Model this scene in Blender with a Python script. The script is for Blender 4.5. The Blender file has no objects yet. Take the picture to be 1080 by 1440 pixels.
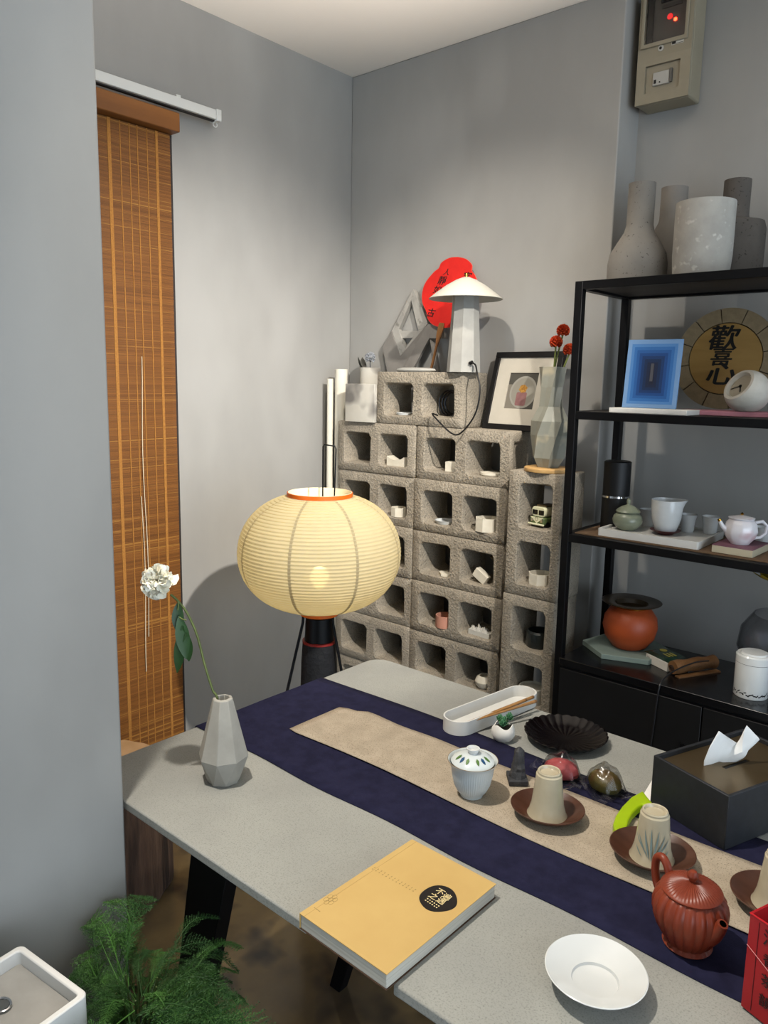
import bpy, bmesh, math, random
from mathutils import Vector, Matrix, Euler
PI = math.pi
sc = bpy.context.scene
col = sc.collection

# ------------------------------------------------------------------ camera
FPX, PPY = 1081.786, 708.382                  # focal length and optical centre, in pixels of the 1080x1440 frame
YAW, PITCH, ROLL = -0.71110, 0.15800, 0.01840
CAM = Vector((2.1235, -2.1777, 1.4863))
_cy, _sy, _cp, _sp = math.cos(YAW), math.sin(YAW), math.cos(PITCH), math.sin(PITCH)
FWD = Vector((_sy*_cp, _cy*_cp, -_sp)); _r = Vector((_cy, -_sy, 0)); _u = _r.cross(FWD)
RGT = _r*math.cos(ROLL) + _u*math.sin(ROLL); UPV = -_r*math.sin(ROLL) + _u*math.cos(ROLL)
cam = bpy.data.cameras.new('camera'); camo = bpy.data.objects.new('camera', cam); col.objects.link(camo)
cam.sensor_fit = 'HORIZONTAL'; cam.sensor_width = 36.0; cam.lens = FPX*36/1080; cam.shift_y = (PPY-720)/1080
cam.clip_start = 0.02
m = Matrix.Identity(4)
for i in range(3):
    m[i][0], m[i][1], m[i][2], m[i][3] = RGT[i], UPV[i], -FWD[i], CAM[i]
camo.matrix_world = m
sc.camera = camo

# ------------------------------------------------------------------ light and exposure
sc.view_settings.view_transform = 'Standard'; sc.view_settings.look = 'None'
sc.view_settings.gamma = 1; sc.view_settings.use_curve_mapping = False
sc.view_settings.exposure = 0.45
sc.cycles.use_denoising = True
sc.cycles.max_bounces = 8
world = bpy.data.worlds.new('world'); sc.world = world; world.use_nodes = True
world.node_tree.nodes['Background'].inputs[0].default_value = (0.72, 0.86, 1.0, 1)
world.node_tree.nodes['Background'].inputs[1].default_value = 2.1
def spot(name, loc, target, watts, angle, blend, colour, size=0.03):
    l = bpy.data.lights.new(name, 'SPOT'); l.energy = watts; l.spot_size = math.radians(angle); l.spot_blend = blend
    l.color = colour; l.shadow_soft_size = size
    o = bpy.data.objects.new(name, l); col.objects.link(o); o.location = loc
    o.rotation_euler = (Vector(target)-Vector(loc)).to_track_quat('-Z', 'Y').to_euler()
    return o
spot('ceiling_spotlight', (1.16, -1.745, 2.60), (1.78, -1.15, 0.75), 112, 67, 0.55, (1.0, 0.93, 0.83))
spot('ceiling_spotlight', (2.10, -1.07, 2.50), (-0.1, -0.45, 1.05), 280, 60, 1.0, (1.0, 0.955, 0.89))
spot('added_ceiling_fill', (2.35, -1.05, 0.86), (1.12, -0.86, 2.672), 300, 50, 0.8, (1.0, 0.93, 0.86), 0.12)  # unseen upward spot added to brighten the ceiling; no lamp stands here
spot('ceiling_spotlight', (0.84, -0.72, 2.60), (0.50, 0.10, 1.30), 44, 84, 1.0, (1.0, 0.93, 0.83))
def area(name, loc, target, sx, sy, watts, colour):
    l = bpy.data.lights.new(name, 'AREA'); l.shape = 'RECTANGLE'; l.size = sx; l.size_y = sy; l.energy = watts; l.color = colour
    o = bpy.data.objects.new(name, l); col.objects.link(o); o.location = loc
    o.rotation_euler = (Vector(target)-Vector(loc)).to_track_quat('-Z', 'Y').to_euler()
    return o
area('shop_window_daylight', (4.6, -2.5, 0.95), (1.0, -1.9, 0.9), 2.2, 1.7, 30, (0.78, 0.88, 1.0))

# ------------------------------------------------------------------ helpers
def ray(x, y): return FWD + RGT*((x-540)/FPX) - UPV*((y-PPY)/FPX)
def hit(x, y, ax, val):
    d = ray(x, y); return CAM + d*((val-CAM[ax])/d[ax])
def onY(x, y, Y): return hit(x, y, 1, Y)
def onZ(x, y, Z): return hit(x, y, 2, Z)
def lin(c): return tuple((v/12.92 if v <= .04045 else ((v+.055)/1.055)**2.4) for v in c)
def hx(s): return lin(tuple(int(s[i:i+2], 16)/255 for i in (0, 2, 4)))

class MB:
    def __init__(s): s.v = []; s.f = []; s.mi = []
    def add(s, vs, fs, M=None, mi=0):
        b = len(s.v)
        s.v += [tuple(M @ Vector(v)) if M is not None else tuple(v) for v in vs]
        s.f += [tuple(i+b for i in f) for f in fs]; s.mi += [mi]*len(fs)
        return s
    def box(s, a, b, M=None, mi=0):
        x0, y0, z0 = a; x1, y1, z1 = b
        return s.add([(x0,y0,z0),(x1,y0,z0),(x1,y1,z0),(x0,y1,z0),(x0,y0,z1),(x1,y0,z1),(x1,y1,z1),(x0,y1,z1)],
                     [(0,3,2,1),(4,5,6,7),(0,1,5,4),(1,2,6,5),(2,3,7,6),(3,0,4,7)], M, mi)
    def lathe(s, prof, n=32, M=None, fn=None, mi=0, closed=False):
        vs = []; fs = []; rows = []
        for k, (r, z) in enumerate(prof):
            if r < 1e-7:
                rows.append([len(vs)]); vs.append((0, 0, z))
            else:
                row = []
                for i in range(n):
                    t = 2*PI*i/n; rr, zz, tt = (fn(t, r, z, k) if fn else (r, z, t))
                    row.append(len(vs)); vs.append((rr*math.cos(tt), rr*math.sin(tt), zz))
                rows.append(row)
        pairs = list(zip(rows, rows[1:])) + ([(rows[-1], rows[0])] if closed else [])
        for a, b in pairs:
            for i in range(n):
                j = (i+1) % n
                if len(a) == 1 and len(b) == 1: continue
                if len(a) == 1: fs.append((a[0], b[j], b[i]))
                elif len(b) == 1: fs.append((a[i], a[j], b[0]))
                else: fs.append((a[i], a[j], b[j], b[i]))
        return s.add(vs, fs, M, mi)
    def rings(s, rings, cap=True, M=None, mi=0, loop=False):
        n = len(rings[0]); vs = [p for r in rings for p in r]; fs = []
        for k in range(len(rings) - (0 if loop else 1)):
            a = k*n; b = ((k+1) % len(rings))*n
            for i in range(n):
                j = (i+1) % n; fs.append((a+i, a+j, b+j, b+i))
        if cap and not loop:
            fs.append(tuple(reversed(range(n)))); fs.append(tuple((len(rings)-1)*n+i for i in range(n)))
        return s.add(vs, fs, M, mi)
    def tube(s, pts, r, n=8, M=None, mi=0, closed=False, flat=1.0):
        pts = [Vector(p) for p in pts]; N = len(pts); out = []; up = Vector((0.013, 0.021, 1))
        prev = None
        for i, p in enumerate(pts):
            a = pts[i-1] if (i or closed) else p; b = pts[(i+1) % N] if (i < N-1 or closed) else p
            t = (b-a).normalized()
            if prev is None:
                x = t.cross(up)
                if x.length < 1e-3: x = t.cross(Vector((1, 0.1, 0)))
                x.normalize()
            else:
                x = (prev - t*prev.dot(t)).normalized()
            prev = x; y = t.cross(x)
            rr = r[i] if isinstance(r, (list, tuple)) else r
            out.append([p + x*(rr*math.cos(2*PI*k/n)) + y*(rr*flat*math.sin(2*PI*k/n)) for k in range(n)])
        return s.rings(out, True, M, mi, loop=closed)
    def prism(s, poly, z0, z1, M=None, mi=0):
        n = len(poly)
        return s.rings([[(x, y, z0) for x, y in poly], [(x, y, z1) for x, y in poly]], True, M, mi)
    def mesh(s, name, mats, sharp=35, recalc=True):
        me = bpy.data.meshes.new(name); me.from_pydata(s.v, [], s.f); me.update()
        if recalc:
            bm = bmesh.new(); bm.from_mesh(me); bmesh.ops.recalc_face_normals(bm, faces=bm.faces); bm.to_mesh(me); bm.free()
        for mm in (mats if isinstance(mats, (list, tuple)) else [mats]): me.materials.append(mm)
        me.polygons.foreach_set('material_index', s.mi)
        me.polygons.foreach_set('use_smooth', [True]*len(me.polygons))
        me.set_sharp_from_angle(angle=math.radians(sharp))
        return me
    def build(s, name, mats, parent=None, loc=None, rot=None, bevel=0, sharp=35, seg=2, recalc=True):
        o = bpy.data.objects.new(name, s.mesh(name, mats, sharp, recalc)); col.objects.link(o)
        if parent: o.parent = parent
        if loc is not None: o.location = loc
        if rot is not None: o.rotation_euler = rot
        if bevel:
            b = o.modifiers.new('bevel', 'BEVEL'); b.width = bevel; b.segments = seg; b.limit_method = 'ANGLE'; b.angle_limit = math.radians(40)
        return o
def tag(o, label=None, cat=None, group=None, kind=None):
    if label: o['label'] = label
    if cat: o['category'] = cat
    if group: o['group'] = group
    if kind: o['kind'] = kind
    return o
def thing(name, label, cat, loc=(0,0,0), rotz=0, group=None, rot=None):
    o = bpy.data.objects.new(name, None); col.objects.link(o); o.empty_display_size = .05
    o.location = loc; o.rotation_euler = rot if rot is not None else (0, 0, rotz)
    return tag(o, label, cat, group)
def struct(name, mb, mat, label=None, parent=None, bevel=0):
    o = mb.build(name, mat, parent, bevel=bevel)
    if not parent: tag(o, label, None, None, 'structure')
    return o
def copy_tree(o, parent=None):
    c = o.copy(); col.objects.link(c); c.parent = parent
    for ch in list(o.children): copy_tree(ch, c)
    return c
def rounded(x0, y0, x1, y1, r, n=5):
    out = []
    for cx, cy, a in ((x1-r, y1-r, 0), (x0+r, y1-r, 90), (x0+r, y0+r, 180), (x1-r, y0+r, 270)):
        for k in range(n+1):
            t = math.radians(a + 90*k/n); out.append((cx+r*math.cos(t), cy+r*math.sin(t)))
    return out
def shell(mb, outer, inner, z0, zf, z1, M=None, mi=0):
    """open tray: outer outline, inner outline, bottom z0, inner floor zf, rim z1"""
    o = [[(x, y, z0) for x, y in outer], [(x, y, z1) for x, y in outer], [(x, y, z1) for x, y in inner], [(x, y, zf) for x, y in inner]]
    return mb.rings(o, True, M, mi)
def text(body, size, name, mat, parent, M, ext=0.0004, sx=1.0, shear=0.0, bold=0.0):
    c = bpy.data.curves.new(name, 'FONT'); c.body = body; c.size = size; c.extrude = ext; c.align_x = 'CENTER'; c.align_y = 'CENTER'; c.shear = shear
    t = bpy.data.objects.new('t', c); col.objects.link(t)
    bpy.context.view_layer.update()
    me = bpy.data.meshes.new_from_object(t.evaluated_get(bpy.context.evaluated_depsgraph_get()))
    bpy.data.objects.remove(t); me.name = name
    if bold:
        bm = bmesh.new(); b_ = bold*size
        for dx, dy in ((0, 0), (b_, 0), (-b_, 0), (0, b_*.6), (0, -b_*.6)):
            m2 = me.copy(); m2.transform(Matrix.Translation((dx, dy, (dx-dy)*.01))); bm.from_mesh(m2); bpy.data.meshes.remove(m2)
        bm.to_mesh(me); bm.free()
    me.transform(Matrix.Diagonal((sx, 1, 1, 1))); me.materials.clear(); me.materials.append(mat)
    o = bpy.data.objects.new(name, me); col.objects.link(o); o.parent = parent; o.matrix_local = M
    return o
def frame(origin, xaxis, yaxis):
    x = Vector(xaxis).normalized(); y = Vector(yaxis); y = (y - x*y.dot(x)).normalized(); z = x.cross(y)
    M = Matrix.Identity(4)
    for i in range(3): M[i][0], M[i][1], M[i][2], M[i][3] = x[i], y[i], z[i], origin[i]
    return M

# ------------------------------------------------------------------ materials
MATS = {}
def pm(name, c1, c2=None, scale=8, rough=.6, bump=0, bscale=120, metal=0, spec=.4, detail=5, stretch=(1,1,1), lo=.35, hi=.65,
       trans=0, ior=1.45, emit=None, estr=0, coat=0, c3=None, s3=60, lo3=.55, hi3=.62, bdist=.01, sss=0, rand=True):
    """procedural surface: two tones blended by noise, optional speckle tone, optional bump"""
    if name in MATS: return MATS[name]
    mt = bpy.data.materials.new(name); mt.use_nodes = True; nt = mt.node_tree; N = nt.nodes; L = nt.links
    b = N['Principled BSDF']
    c1 = hx(c1) if isinstance(c1, str) else c1; c2 = hx(c2) if isinstance(c2, str) else c2; c3 = hx(c3) if isinstance(c3, str) else c3
    b.inputs['Roughness'].default_value = rough; b.inputs['Metallic'].default_value = metal
    b.inputs['Specular IOR Level'].default_value = spec; b.inputs['IOR'].default_value = ior
    b.inputs['Transmission Weight'].default_value = trans; b.inputs['Coat Weight'].default_value = coat
    if sss: b.inputs['Subsurface Weight'].default_value = sss; b.inputs['Subsurface Radius'].default_value = (.01, .008, .005)
    b.inputs['Base Color'].default_value = (*c1, 1)
    vec = None
    if c2 is not None or bump or c3 is not None:
        tc = N.new('ShaderNodeTexCoord'); oi = N.new('ShaderNodeObjectInfo')
        mp = N.new('ShaderNodeMapping'); mp.inputs['Scale'].default_value = stretch
        ad = N.new('ShaderNodeVectorMath'); ad.operation = 'ADD'
        ml = N.new('ShaderNodeMath'); ml.operation = 'MULTIPLY'; ml.inputs[1].default_value = 37.0
        L.new(oi.outputs['Random'], ml.inputs[0]); L.new(tc.outputs['Object'], ad.inputs[0])
        if rand: L.new(ml.outputs[0], ad.inputs[1])
        L.new(ad.outputs[0], mp.inputs['Vector']); vec = mp.outputs[0]
    def noise(sc_, det, r_=.55):
        n = N.new('ShaderNodeTexNoise'); n.inputs['Scale'].default_value = sc_; n.inputs['Detail'].default_value = det
        n.inputs['Roughness'].default_value = r_; L.new(vec, n.inputs['Vector']); return n.outputs['Fac']
    def ramp(fac, lo_, hi_):
        r = N.new('ShaderNodeMapRange'); r.inputs['From Min'].default_value = lo_; r.inputs['From Max'].default_value = hi_; L.new(fac, r.inputs['Value']); return r.outputs[0]
    last = None
    if c2 is not None:
        mx = N.new('ShaderNodeMix'); mx.data_type = 'RGBA'; mx.inputs[6].default_value = (*c1, 1); mx.inputs[7].default_value = (*c2, 1)
        L.new(ramp(noise(scale, detail), lo, hi), mx.inputs[0]); last = mx.outputs[2]
    if c3 is not None:
        mx = N.new('ShaderNodeMix'); mx.data_type = 'RGBA'; mx.inputs[6].default_value = (*c1, 1); mx.inputs[7].default_value = (*c3, 1)
        if last: L.new(last, mx.inputs[6])
        L.new(ramp(noise(s3, 2), lo3, hi3), mx.inputs[0]); last = mx.outputs[2]
    if last: L.new(last, b.inputs['Base Color'])
    if bump:
        bp = N.new('ShaderNodeBump'); bp.inputs['Strength'].default_value = bump; bp.inputs['Distance'].default_value = bdist
        L.new(noise(bscale, 4), bp.inputs['Height']); L.new(bp.outputs[0], b.inputs['Normal'])
    if emit is not None:
        e = hx(emit) if isinstance(emit, str) else emit
        b.inputs['Emission Color'].default_value = (*e, 1); b.inputs['Emission Strength'].default_value = estr
    MATS[name] = mt
    return mt
wall_mat = pm('troweled_grey_plaster', '8c8a86', '9a9893', scale=1.6, rough=.62, bump=.08, bscale=9, stretch=(1.2,1.2,.6), c3='9b9995', s3=3.2, lo3=.5, hi3=.85, spec=.3)
ceil_mat = pm('ceiling_paint', 'e9e2d8', 'ede6dc', scale=1.5, rough=.8)
floor_mat = pm('polished_brown_floor', '574a38', '7a6746', scale=3.5, rough=.14, bump=.05, bscale=10, c3='3a342d', s3=9, lo3=.5, hi3=.7, spec=.5)
table_mat = pm('fine_grained_cement', '868681', '92928b', scale=5, rough=.72, bump=.25, bscale=300, c3='787873', s3=420, lo3=.5, hi3=.75, spec=.25, bdist=.002)
black_metal = pm('black_metal', '050506', '08080a', scale=20, rough=.45, spec=.22)
black_gloss = pm('black_lacquer', '08080a', rough=.22, spec=.5)
block_mat = pm('concrete_block', '8a8172', '9a9080', scale=14, rough=.95, bump=1.0, bscale=130, c3='6a655c', s3=260, lo3=.5, hi3=.72, spec=.1, bdist=.006)
conc_light = pm('pale_concrete', 'b6b4ad', 'c6c4bd', scale=14, rough=.85, bump=.2, bscale=160, spec=.2, bdist=.002)
conc_mid = pm('mid_concrete', '8f8c86', '9d9a93', scale=12, rough=.85, bump=.25, bscale=140, c3='737069', s3=50, lo3=.6, hi3=.75, spec=.2, bdist=.002)
conc_dark = pm('dark_concrete', '6f6b66', '7e7a74', scale=12, rough=.85, bump=.2, bscale=140, spec=.2, bdist=.002)
porcelain = pm('white_porcelain', 'c6c8c6', rough=.14, spec=.5, coat=.3)
porc_speck = pm('speckled_porcelain', 'b9bcbc', 'c2c4c4', scale=30, rough=.18, c3='3c3a36', s3=70, lo3=.76, hi3=.78, coat=.3)
plaster_white = pm('white_plaster', 'cfccc4', 'd9d6cf', scale=20, rough=.8, bump=.05, bscale=200)
paper_white = pm('white_paper', 'e2e0da', rough=.9)
ink = pm('black_ink', '0a0908', rough=.5)
wood_light = pm('light_wood', 'b08a55', 'c49d66', scale=6, rough=.5, stretch=(1, 14, 14))
wood_brown = pm('brown_wood', '6f4a26', '84592e', scale=8, rough=.45, stretch=(1, 1, .1))
chrome = pm('chrome', 'c0c0c0', rough=.15, metal=1)
brass = pm('brass', 'b58a3c', rough=.25, metal=1)
cable_mat = pm('black_rubber', '0a0a0a', rough=.5)

# ------------------------------------------------------------------ the room
XW, YB, YR, ZC = -0.131, 0.20, 0.34, 2.672     # left wall, back wall, recessed wall, ceiling
XP = 1.004                                       # where the back wall steps back
struct('floor', MB().box((-.3, -4.2, -.1), (5.2, .6, 0)), floor_mat, 'glossy brown polished concrete floor under the table')
struct('ceiling', MB().box((-.3, -4.2, ZC), (5.2, .6, ZC+.1)), ceil_mat, 'plain pale cream ceiling at the top')
WY0, WY1, WZ0, WZ1 = -1.72, -.650, .17, 2.322    # opening of the window in the left wall
wl = MB()
wl.box((XW-.15, WY1, 0), (XW, .6, ZC)); wl.box((XW-.15, -4.2, 0), (XW, WY0, ZC))
wl.box((XW-.15, WY0, 0), (XW, WY1, WZ0)); wl.box((XW-.15, WY0, WZ1), (XW, WY1, ZC))
struct('wall_left', wl, wall_mat, 'grey plaster side wall carrying the bamboo blind')
struct('wall_back', MB().box((XW, YB, 0), (XP, .6, ZC)), wall_mat, 'grey plaster wall behind the stack of concrete blocks', bevel=.004)
struct('wall_recess', MB().box((XP, YR, 0), (5.2, .6, ZC)), wall_mat, 'darker recessed grey wall behind the black shelf')
struct('wall_pillar', MB().box((.72, -2.75, 0), (.992, -1.535, ZC)), wall_mat, 'pale blue-grey plaster wall end filling the left edge', bevel=.004)
struct('wall_rear', MB().box((.992, -4.2, 0), (5.2, -4.1, ZC)), wall_mat, 'grey plaster wall closing the room')
# window behind the blind
w = MB(); fw = .035
w.box((XW-.1, WY0, WZ0), (XW+.004, WY0+fw, WZ1)); w.box((XW-.1, WY1-fw*.5, WZ0), (XW+.004, WY1+.004, WZ1))
w.box((XW-.1, WY0, WZ0), (XW+.004, WY1, WZ0+fw)); w.box((XW-.1, WY0, WZ1-fw), (XW+.004, WY1, WZ1))
win = struct('window_1', w, pm('dark_brown_frame', '2c2624', rough=.5), 'dark framed tall window behind the bamboo blind')
MB().box((XW-.07, WY0+fw, WZ0+fw), (XW-.06, WY1-fw*.5, WZ1-fw)).build('pane', pm('window_glass', '3a3d40', rough=.1, spec=.5), win)
# ------------------------------------------------------------------ bamboo blind and curtain rail
rnd = random.Random(7)
bl_y0, bl_y1, bl_z0, bl_z1 = -1.70, -.667, .19, 2.248
blind = thing('bamboo_blind', 'brown bamboo roller blind with wooden top rail hanging over the window', 'blind', (XW+.03, -1.2, bl_z1))
def BL(x, y, z): return (x-(XW+.03), y+1.2, z-bl_z1)
MB().box(BL(XW+.012, bl_y0, 2.251), BL(XW+.062, -.653, 2.309)).build('head_rail', pm('stained_wood_rail', '6e431e', '8a5728', scale=12, rough=.4, stretch=(1, .12, 1)), blind, bevel=.003)
bam = pm('bamboo_slats', '5e3814', '7d4f20', scale=26, rough=.6, stretch=(1, .05, 9), lo=.3, hi=.7, c3='96692f', s3=22, lo3=.62, hi3=.68, rand=False)
mb = MB(); z = bl_z1
while z > bl_z0:
    h = .0036; j = rnd.uniform(-.0006, .0006)
    mb.box(BL(XW+.022+j, bl_y0, z-h*.86), BL(XW+.0245+j, bl_y1, z)); z -= h
tag(mb.build('bamboo_slats', bam, blind), kind='stuff')
thread = pm('woven_thread', '8a5a24', '9a6a2e', scale=200, rough=.8)
for px, wd in ((154.6, .011), (170, .003), (183, .003), (194, .003), (207.6, .003), (221, .009)):
    yy = onY if False else hit(px, 230, 0, XW+.026).y
    MB().box(BL(XW+.0245, yy-wd/2, bl_z0), BL(XW+.0262, yy+wd/2, bl_z1)).build('tape' if wd > .01 else 'thread', thread, blind)
for k in range(5):
    yy = bl_y1 - .38 - k*.2
    MB().box(BL(XW+.0245, yy-.002, bl_z0), BL(XW+.0262, yy+.002, bl_z1)).build('thread', thread, blind)
MB().box(BL(XW+.018, bl_y0, bl_z0-.012), BL(XW+.030, bl_y1, bl_z0)).build('bottom_bar', MATS['stained_wood_rail'], blind)
yy = hit(207, 800, 0, XW+.03).y
mb = MB()
for s_, za, zb in ((0, 1.55, .62), (.012, 1.1, .5)):
    mb.tube([BL(XW+.031, yy-s_ + .004*math.sin(z_*9), z_) for z_ in [za+(zb-za)*k/12 for k in range(13)]], .0013, 6)
mb.build('pull_cord', pm('pale_cord', 'c9b79a', rough=.7), blind)
RZ = .0135
rail = thing('curtain_rail', 'white aluminium curtain rail fixed above the bamboo blind', 'rail', (XW+.03, -.9, 2.33+RZ))
white_alu = pm('white_enamel', 'c9c9c4', rough=.4)
def RL(x, y, z): return (x-(XW+.03), y+.9, z-2.33)
ry1 = hit(302, 150, 0, XW+.06).y
MB().box(RL(XW+.035, -1.75, 2.310), RL(XW+.068, ry1, 2.340)).build('rail_profile', white_alu, rail, bevel=.002)
MB().box(RL(XW+.045, -1.75, 2.306), RL(XW+.058, ry1, 2.311)).build('rail_slot', pm('dark_slot', '26211d', rough=.6), rail)
MB().box(RL(XW+.030, ry1, 2.306), RL(XW+.071, ry1+.02, 2.343)).build('end_cap', white_alu, rail, bevel=.003)
MB().tube([RL(XW+.05, ry1+.008+.008*math.cos(t*PI/6), 2.299+.008*math.sin(t*PI/6)) for t in range(12)], .0018, 6, closed=True).build('ring_eye', white_alu, rail)
hy = hit(251, 130, 0, XW+.05).y
for yb in (hy, hy-.6):
    MB().box(RL(XW+.002, yb-.008, 2.338), RL(XW+.05, yb+.008, 2.353)).build('bracket', white_alu, rail)

# ------------------------------------------------------------------ concrete blocks
BLK, BH, BD = .39, .19, .15
def block_mesh(seed, rec):
    r = random.Random(seed); mb = MB(); NI = 8
    def half(x0, x1, hx0, hx1):
        hz0, hz1 = .031, .150; cx, cz = (hx0+hx1)/2, (hz0+hz1)/2
        inner = rounded(hx0, hz0, hx1, hz1, .018, 3)
        ji = [(x + r.uniform(-.0022, .0022), z + r.uniform(-.0022, .0022)) for x, z in inner]
        outer = []
        for x, z in inner:
            dx, dz = x-cx, z-cz
            # project outward on the rectangle, keep the corners
            fx = (x-hx0)/(hx1-hx0); fz = (z-hz0)/(hz1-hz0)
            if abs(dx)/(hx1-hx0) >= abs(dz)/(hz1-hz0): ox = x1 if dx > 0 else x0; oz = min(max(fz, 0), 1)*BH
            else: oz = BH if dz > 0 else 0; ox = x0 + min(max(fx, 0), 1)*(x1-x0)
            outer.append([ox, oz])
        for cxn, czn in ((x0, 0), (x1, 0), (x1, BH), (x0, BH)):   # snap nearest vertex to each corner
            k = min(range(len(outer)), key=lambda i: (outer[i][0]-cxn)**2+(outer[i][1]-czn)**2); outer[k] = [cxn, czn]
        n = len(inner); tap = .006
        R0 = [(x, 0, z) for x, z in outer]; R1 = [(x, 0, z) for x, z in ji]
        R1b = [(x + (cx-x)*.04, .02, z + (cz-z)*.04) for x, z in inner]
        R2 = [(x + (cx-x)*.14, BD, z + (cz-z)*.14) for x, z in inner]; R3 = [(x, BD, z) for x, z in outer]
        mb.rings([R0, R1, R1b, R2, R3], False)
        for i in range(n):                                        # outer skin except the shared middle plane
            j = (i+1) % n; a, b = outer[i], outer[j]
            if abs(a[0]-BLK/2) < 1e-6 and abs(b[0]-BLK/2) < 1e-6: continue
            if rec and abs(a[0]-b[0]) < 1e-6 and a[0] > BLK-.001: continue
            mb.add([(a[0], 0, a[1]), (b[0], 0, b[1]), (b[0], BD, b[1]), (a[0], BD, a[1])], [(0, 1, 2, 3)])
    half(0, BLK/2, .036, .172); half(BLK/2, BLK, .216, .354)
    if rec:                                                       # grooved end face
        o = [(BLK, 0, 0), (BLK, BD, 0), (BLK, BD, BH), (BLK, 0, BH)]
        i1 = [(BLK, .03, .035), (BLK, BD-.03, .035), (BLK, BD-.03, BH-.035), (BLK, .03, BH-.035)]
        i2 = [(BLK-.014, .04, .045), (BLK-.014, BD-.04, .045), (BLK-.014, BD-.04, BH-.045), (BLK-.014, .04, BH-.045)]
        mb.rings([o, i1, i2], False); mb.add(i2, [(0, 1, 2, 3)])
    me = mb.mesh('concrete_block', block_mat, 30)
    bm = bmesh.new(); bm.from_mesh(me); bmesh.ops.remove_doubles(bm, verts=bm.verts, dist=1e-5); bmesh.ops.recalc_face_normals(bm, faces=bm.faces); bm.to_mesh(me); bm.free()
    return me
bmeshes = [block_mesh(k, k % 2 == 1) for k in range(5)]
def block(x, y, z, label, k, on_end=False, dy=0.0):
    o = bpy.data.objects.new('concrete_block', bmeshes[k]); col.objects.link(o)
    b = o.modifiers.new('bevel', 'BEVEL'); b.width = .003; b.segments = 1; b.limit_method = 'ANGLE'; b.angle_limit = math.radians(50)
    if on_end:
        o.rotation_euler = (0, -PI/2, 0); o.location = (x+BH, y, z); o.scale = (1.036, 1, 1)
    else: o.location = (x, y, z)
    return tag(o, label, 'concrete block', 'hollow concrete blocks stacked as shelves')
G = .0008
rows = ['fourth', 'fifth']
block(.202, 0, 7*BH+G, 'hollow concrete block at the very top under the mushroom lamp', 0)
row_words = {6: 'second course from the top', 5: 'third course from the top', 4: 'fourth course from the top', 3: 'fifth course from the top', 2: 'sixth course from the top', 1: 'seventh course from the top', 0: 'bottom course on the floor'}
offs = {6: (0, .3955), 5: (-.002, .391), 4: (-.004, .388), 3: (-.003, .389), 2: (-.006, .382), 1: (-.004, .386), 0: (0, .392)}
for r_ in range(7):
    xl, xr = offs[r_]
    block(xl, .004 if r_ % 2 else 0, r_*BH+G*.5, 'left hollow concrete block of the ' + row_words[r_], (r_ % 2)*1 + (2 if r_ % 3 == 0 else 0))
    block(xr, 0 if r_ % 2 else .002, r_*BH+G*.5, 'right hollow concrete block of the ' + row_words[r_], 1 if r_ in (6, 4, 2) else 3)
CX, CY = .8247, -.058
block(CX, CY, .808+G, 'upright concrete block under the faceted vase holding the toy van', 0, True)
block(CX-.004, CY, .404, 'middle upright concrete block beside the black shelf', 2, True)
block(CX-.006, CY, .0, 'lowest upright concrete block beside the black shelf on the floor', 4, True)

# ------------------------------------------------------------------ table and cloths
TZ = .7563; TX0, TX1, TY0, TY1 = .828, 2.52, -1.527, -.690
table = thing('tea_table', 'long grey cement topped tea table with splayed black legs', 'table', ((TX0+TX1)/2, (TY0+TY1)/2, 0))
def TT(x, y, z=0): return (x-(TX0+TX1)/2, y-(TY0+TY1)/2, z)
def arc(cx, cy, r, a0, a1, n=6): return [(cx+r*math.cos(math.radians(a0+(a1-a0)*k/n)), cy+r*math.sin(math.radians(a0+(a1-a0)*k/n))) for k in range(n+1)]
out = [(1.437, TY0), (1.437, -1.44), (1.592, -1.44), (1.592, TY0)] + arc(TX1-.02, TY0+.02, .02, -90, 0) + arc(TX1-.02, TY1-.02, .02, 0, 90) + arc(TX0+.045, TY1-.045, .045, 90, 180) + arc(TX0+.01, TY0+.01, .01, 180, 270)
MB().prism([TT(x, y)[:2] for x, y in out], TZ-.016, TZ).build('table_top', table_mat, table, bevel=.0025)
def leg(xt, yt, xb, yb, wt, wb, th):
    r0 = [TT(xt-wt/2, yt-th/2, TZ-.016), TT(xt+wt/2, yt-th/2, TZ-.016), TT(xt+wt/2, yt+th/2, TZ-.016), TT(xt-wt/2, yt+th/2, TZ-.016)]
    r1 = [TT(xb-wb/2, yb-th/2, 0), TT(xb+wb/2, yb-th/2, 0), TT(xb+wb/2, yb+th/2, 0), TT(xb-wb/2, yb+th/2, 0)]
    MB().rings([r1, r0]).build('leg', black_metal, table, bevel=.002)
leg(1.135, -1.44, .98, -1.45, .105, .05, .03); leg(1.08, -.80, .945, -.95, .06, .035, .03)
leg(2.26, -1.44, 2.40, -1.45, .105, .05, .03); leg(2.26, -.80, 2.40, -.86, .105, .05, .03)
MB().box(TT(1.05, -1.42, TZ-.045), TT(2.3, -1.38, TZ-.016)).build('frame_rail', black_metal, table)
MB().box(TT(1.05, -.84, TZ-.045), TT(2.3, -.80, TZ-.016)).build('frame_rail', black_metal, table)
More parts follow.
